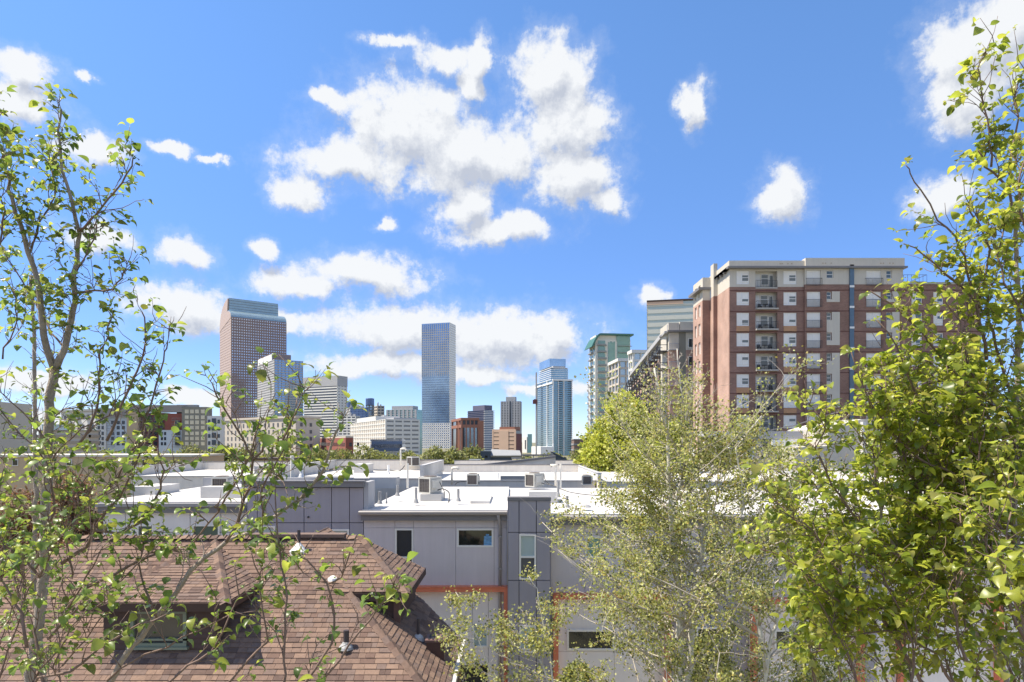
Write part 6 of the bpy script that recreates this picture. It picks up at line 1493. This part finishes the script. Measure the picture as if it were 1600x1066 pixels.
aspen('thin half-bare aspen before the grey bay and first orange frame', P(850, 690, 13) - Vector((0, 0, HC)), [
   (dl_([(862, 1400), (864, 1066), (856, 1000), (846, 960), (838, 920), (826, 900)], 13, 13), .045, .006),
   (dl_([(864, 1100), (848, 1040), (832, 1010), (810, 990), (796, 970)], 13, 12.8), .022, .005),
   (dl_([(800, 1150), (770, 1060), (748, 1000), (725, 950), (712, 925)], 12.6, 12.6), .02, .005)], 26, 1.6, 12, per=3.4, dead=.3)

# ---- leafy crowns made of many leaf clumps
def crown_tree(name, label, x, Y, ztop, rad, mats, wts, n, leaf, seed, zbot=None, group=None, lobes=9, cat='tree', squash=1.0):
    r = random.Random(seed); c = Vector((x, Y, 0)); T = thing(name, label, cat, c, group); zb_ = zbot if zbot is not None else ztop * .35
    b = MB(); top = Vector((x + r.uniform(-.3, .3), Y, zb_ + (ztop - zb_) * .55)); b.tube([c, c.lerp(top, .5) + Vector((r.uniform(-.2, .2), 0, 0)), top], [.03 * ztop * .7, .02 * ztop * .7, .05], 7); b.build('trunk', bark_far, T, smooth=True)
    pts = []; b = MB()
    for i in range(lobes):
        a = r.uniform(0, 2 * pi); h = r.uniform(0, 1); rr = rad * (1 - h ** 2 * .75) * r.uniform(.35, .75)
        p = Vector((x + cos(a) * rr, Y + sin(a) * rr, zb_ + (ztop - zb_) * (.18 + .66 * h))); s_ = rad * r.uniform(.30, .52) * (1.0 - .3 * h); pts.append((p, s_))
        b.tube([c.lerp(top, r.uniform(.4, .95)), p.lerp(top, .4), p], [.06, .04, .015], 4)
    pts.append((Vector((x, Y, ztop - rad * .38 * squash)), rad * .38))
    b.build('branch', bark_far, T, smooth=True)
    PP = []; DD = []
    w = [s_ ** 2 for p, s_ in pts]; tot = sum(w)
    for (p, s_), ww in zip(pts, w):
        k = int(n * ww / tot); v = rng.normal(size=(k, 3)); v /= np.linalg.norm(v, axis=1, keepdims=True)
        rad_ = s_ * (rng.uniform(.25, 1.0, (k, 1)) ** .5) * (1 + .22 * np.sin(v[:, :1] * 7 + v[:, 2:] * 9)); q = np.array(p) + v * rad_ * np.array([1, 1, .85 * squash]); PP.append(q); DD.append(v + rng.normal(size=(k, 3)) * .8)
    PP = np.concatenate(PP); DD = np.concatenate(DD); m = len(PP)
    leaf_field(T, PP, DD, rng.normal(size=(m, 3)) + np.array([0, 0, .8]), leaf * rng.uniform(.6, 1.25, m), mats, wts, shapes=ALS, smooth=False, name='crown')
    return T
crown_tree('locust_tree', 'yellow-green tree rising behind the white roofs before the balcony block', XX(975, 50), 50, ZZ(604, 50), 4.3, YELLOWG, [.40, .22, .08, .30], 17000, .24, 3, zbot=4, lobes=22)
crown_tree('locust_tree', 'lower yellow-green tree at the left foot of the taller one', XX(925, 52), 52, ZZ(690, 52), 2.6, YELLOWG, [.40, .22, .08, .30], 7000, .23, 4, zbot=4, lobes=11)
crown_tree('locust_tree', 'dull green tree filling the gap right of the yellow-green one', XX(1052, 47), 47, ZZ(650, 47), 3.2, YELLOWG, [.22, .40, .24, .14], 9000, .23, 14, zbot=4, lobes=14)
crown_tree('russet_tree', 'russet-brown leaved tree left of the white townhouse wall', XX(112, 27), 27, ZZ(735, 27), 2.1, RUSSET, [.4, .2, .3, .1], 14000, .12, 6, zbot=4.6, lobes=15)
crown_tree('russet_tree', 'second russet tree at the far left edge behind the pear trunks', XX(22, 27), 27.5, ZZ(760, 27), 2.0, RUSSET, [.4, .2, .3, .1], 11000, .12, 7, zbot=4.4, lobes=13)
FT = [(300, 120, 697, 5.0, 'green tree left of the beige stone building row'), (345, 118, 698, 4.6, 'round green tree at the foot of the beige stone building'), (385, 125, 702, 4.6, 'low green tree between the beige building and the brick building'),
 (272, 88, 722, 3.2, 'dark green bushy tree before the pale low building'), (318, 86, 724, 3.4, 'dark green hedge-like tree right of the pale low building'), (360, 92, 722, 3.6, 'dark green tree above the leftmost white roof'),
 (455, 130, 705, 4.5, 'light green tree behind the cream pipe'), (495, 128, 701, 4.6, 'light green tree left of the brick building foot'), (535, 126, 703, 4.8, 'yellowish green tree below the small brick building'), (572, 124, 697, 4.6, 'pale feathery tree in front of the white banded low office'),
 (612, 130, 712, 4.0, 'low olive tree below the low white office'), (640, 118, 707, 3.8, 'small brownish tree behind the farthest air conditioner'), (676, 110, 701, 4.6, 'olive tree at the foot of the tallest slim tower'), (712, 108, 702, 4.2, 'dark green tree below the red-brown octagonal block'),
 (738, 112, 699, 4.0, 'rounded dark tree left of the slate-blue house'), (745, 98, 714, 2.6, 'bright yellow-green small tree behind the white pergola'), (826, 120, 716, 4.0, 'low green tree between the two dark houses'), (848, 112, 715, 2.4, 'small green tree right of the long dark pergola'),
 (905, 118, 706, 4.0, 'cream-tinted shrubby tree left of the yellow-green tree'), (225, 120, 705, 4.8, 'green tree below the red and pale blue apartment walls'), (170, 120, 706, 4.8, 'green tree left below the tan apartment wall'), (90, 118, 704, 5, 'green tree before the parking structure'), (20, 116, 704, 5, 'green tree before the far-left brick building'),
 (1610, 90, 690, 5, 'green tree at the right edge beyond the lilac-grey flat building'), (1690, 84, 684, 5, 'tall green tree beyond the right edge of the flat building'), (1770, 96, 688, 5.5, 'rightmost green tree beyond the flat building')]
for i, (px, Y, yt, rd, lb) in enumerate(FT):
    light = any(k in lb for k in ('light', 'pale', 'yellow', 'bright', 'cream'))
    crown_tree('broadleaf_tree', lb, XX(px, Y), Y, ZZ(yt - 4, Y), rd * 1.1, FARG, [.25, .10, .45, .20] if light else ([.35, .35, .15, .15] if 'dark' in lb else [.38, .22, .2, .2]), 2600, .42, 40 + i, zbot=3.0, group='trees between the townhouses and downtown', lobes=12)
BK = ['below the beige stone building', 'before the small red brick building', 'before the low white office', 'below the tallest slim tower', 'below the peach stone block', 'below the blue residential tower', 'below the green-roofed tower', 'below the olive apartment wall', 'beside the parking structure', 'near the far-left brick building', 'left of the beige stone building']
for i, (px, Y, h) in enumerate([(430, 170, 8), (520, 175, 8.5), (600, 180, 8), (690, 165, 9), (770, 170, 8), (860, 175, 8.5), (930, 170, 8), (260, 170, 8), (140, 172, 8), (40, 175, 8.5), (340, 168, 8.5)]):
    crown_tree('broadleaf_tree', 'far green tree in the back row, ' + BK[i], XX(px, Y), Y, h, 6.5, FARG, [.38, .22, .2, .2], 1400, .7, 80 + i, zbot=2, group='trees of the far back row', lobes=9)
# green shrubs at the foot of the aspens
for i, (px, py, Y, rd, lb) in enumerate([(905, 1050, 16.5, 1.1, 'green shrub at the foot of the tall aspen'), (1290, 1030, 16, 1.6, 'olive shrub between the forked aspen and pear tree'), (1110, 1010, 17, 1.3, 'dull shrub behind the tall aspen trunk')]):
    crown_tree('shrub', lb, XX(px, Y), Y, ZZ(py - 20, Y), rd, [ASPEN[0], FARG[1], FARG[2], ASPEN[3]], [.3, .3, .3, .1], 5000, .08, 120 + i, zbot=ZZ(py - 20, Y) - 2.4 * rd, lobes=10, cat='shrub')
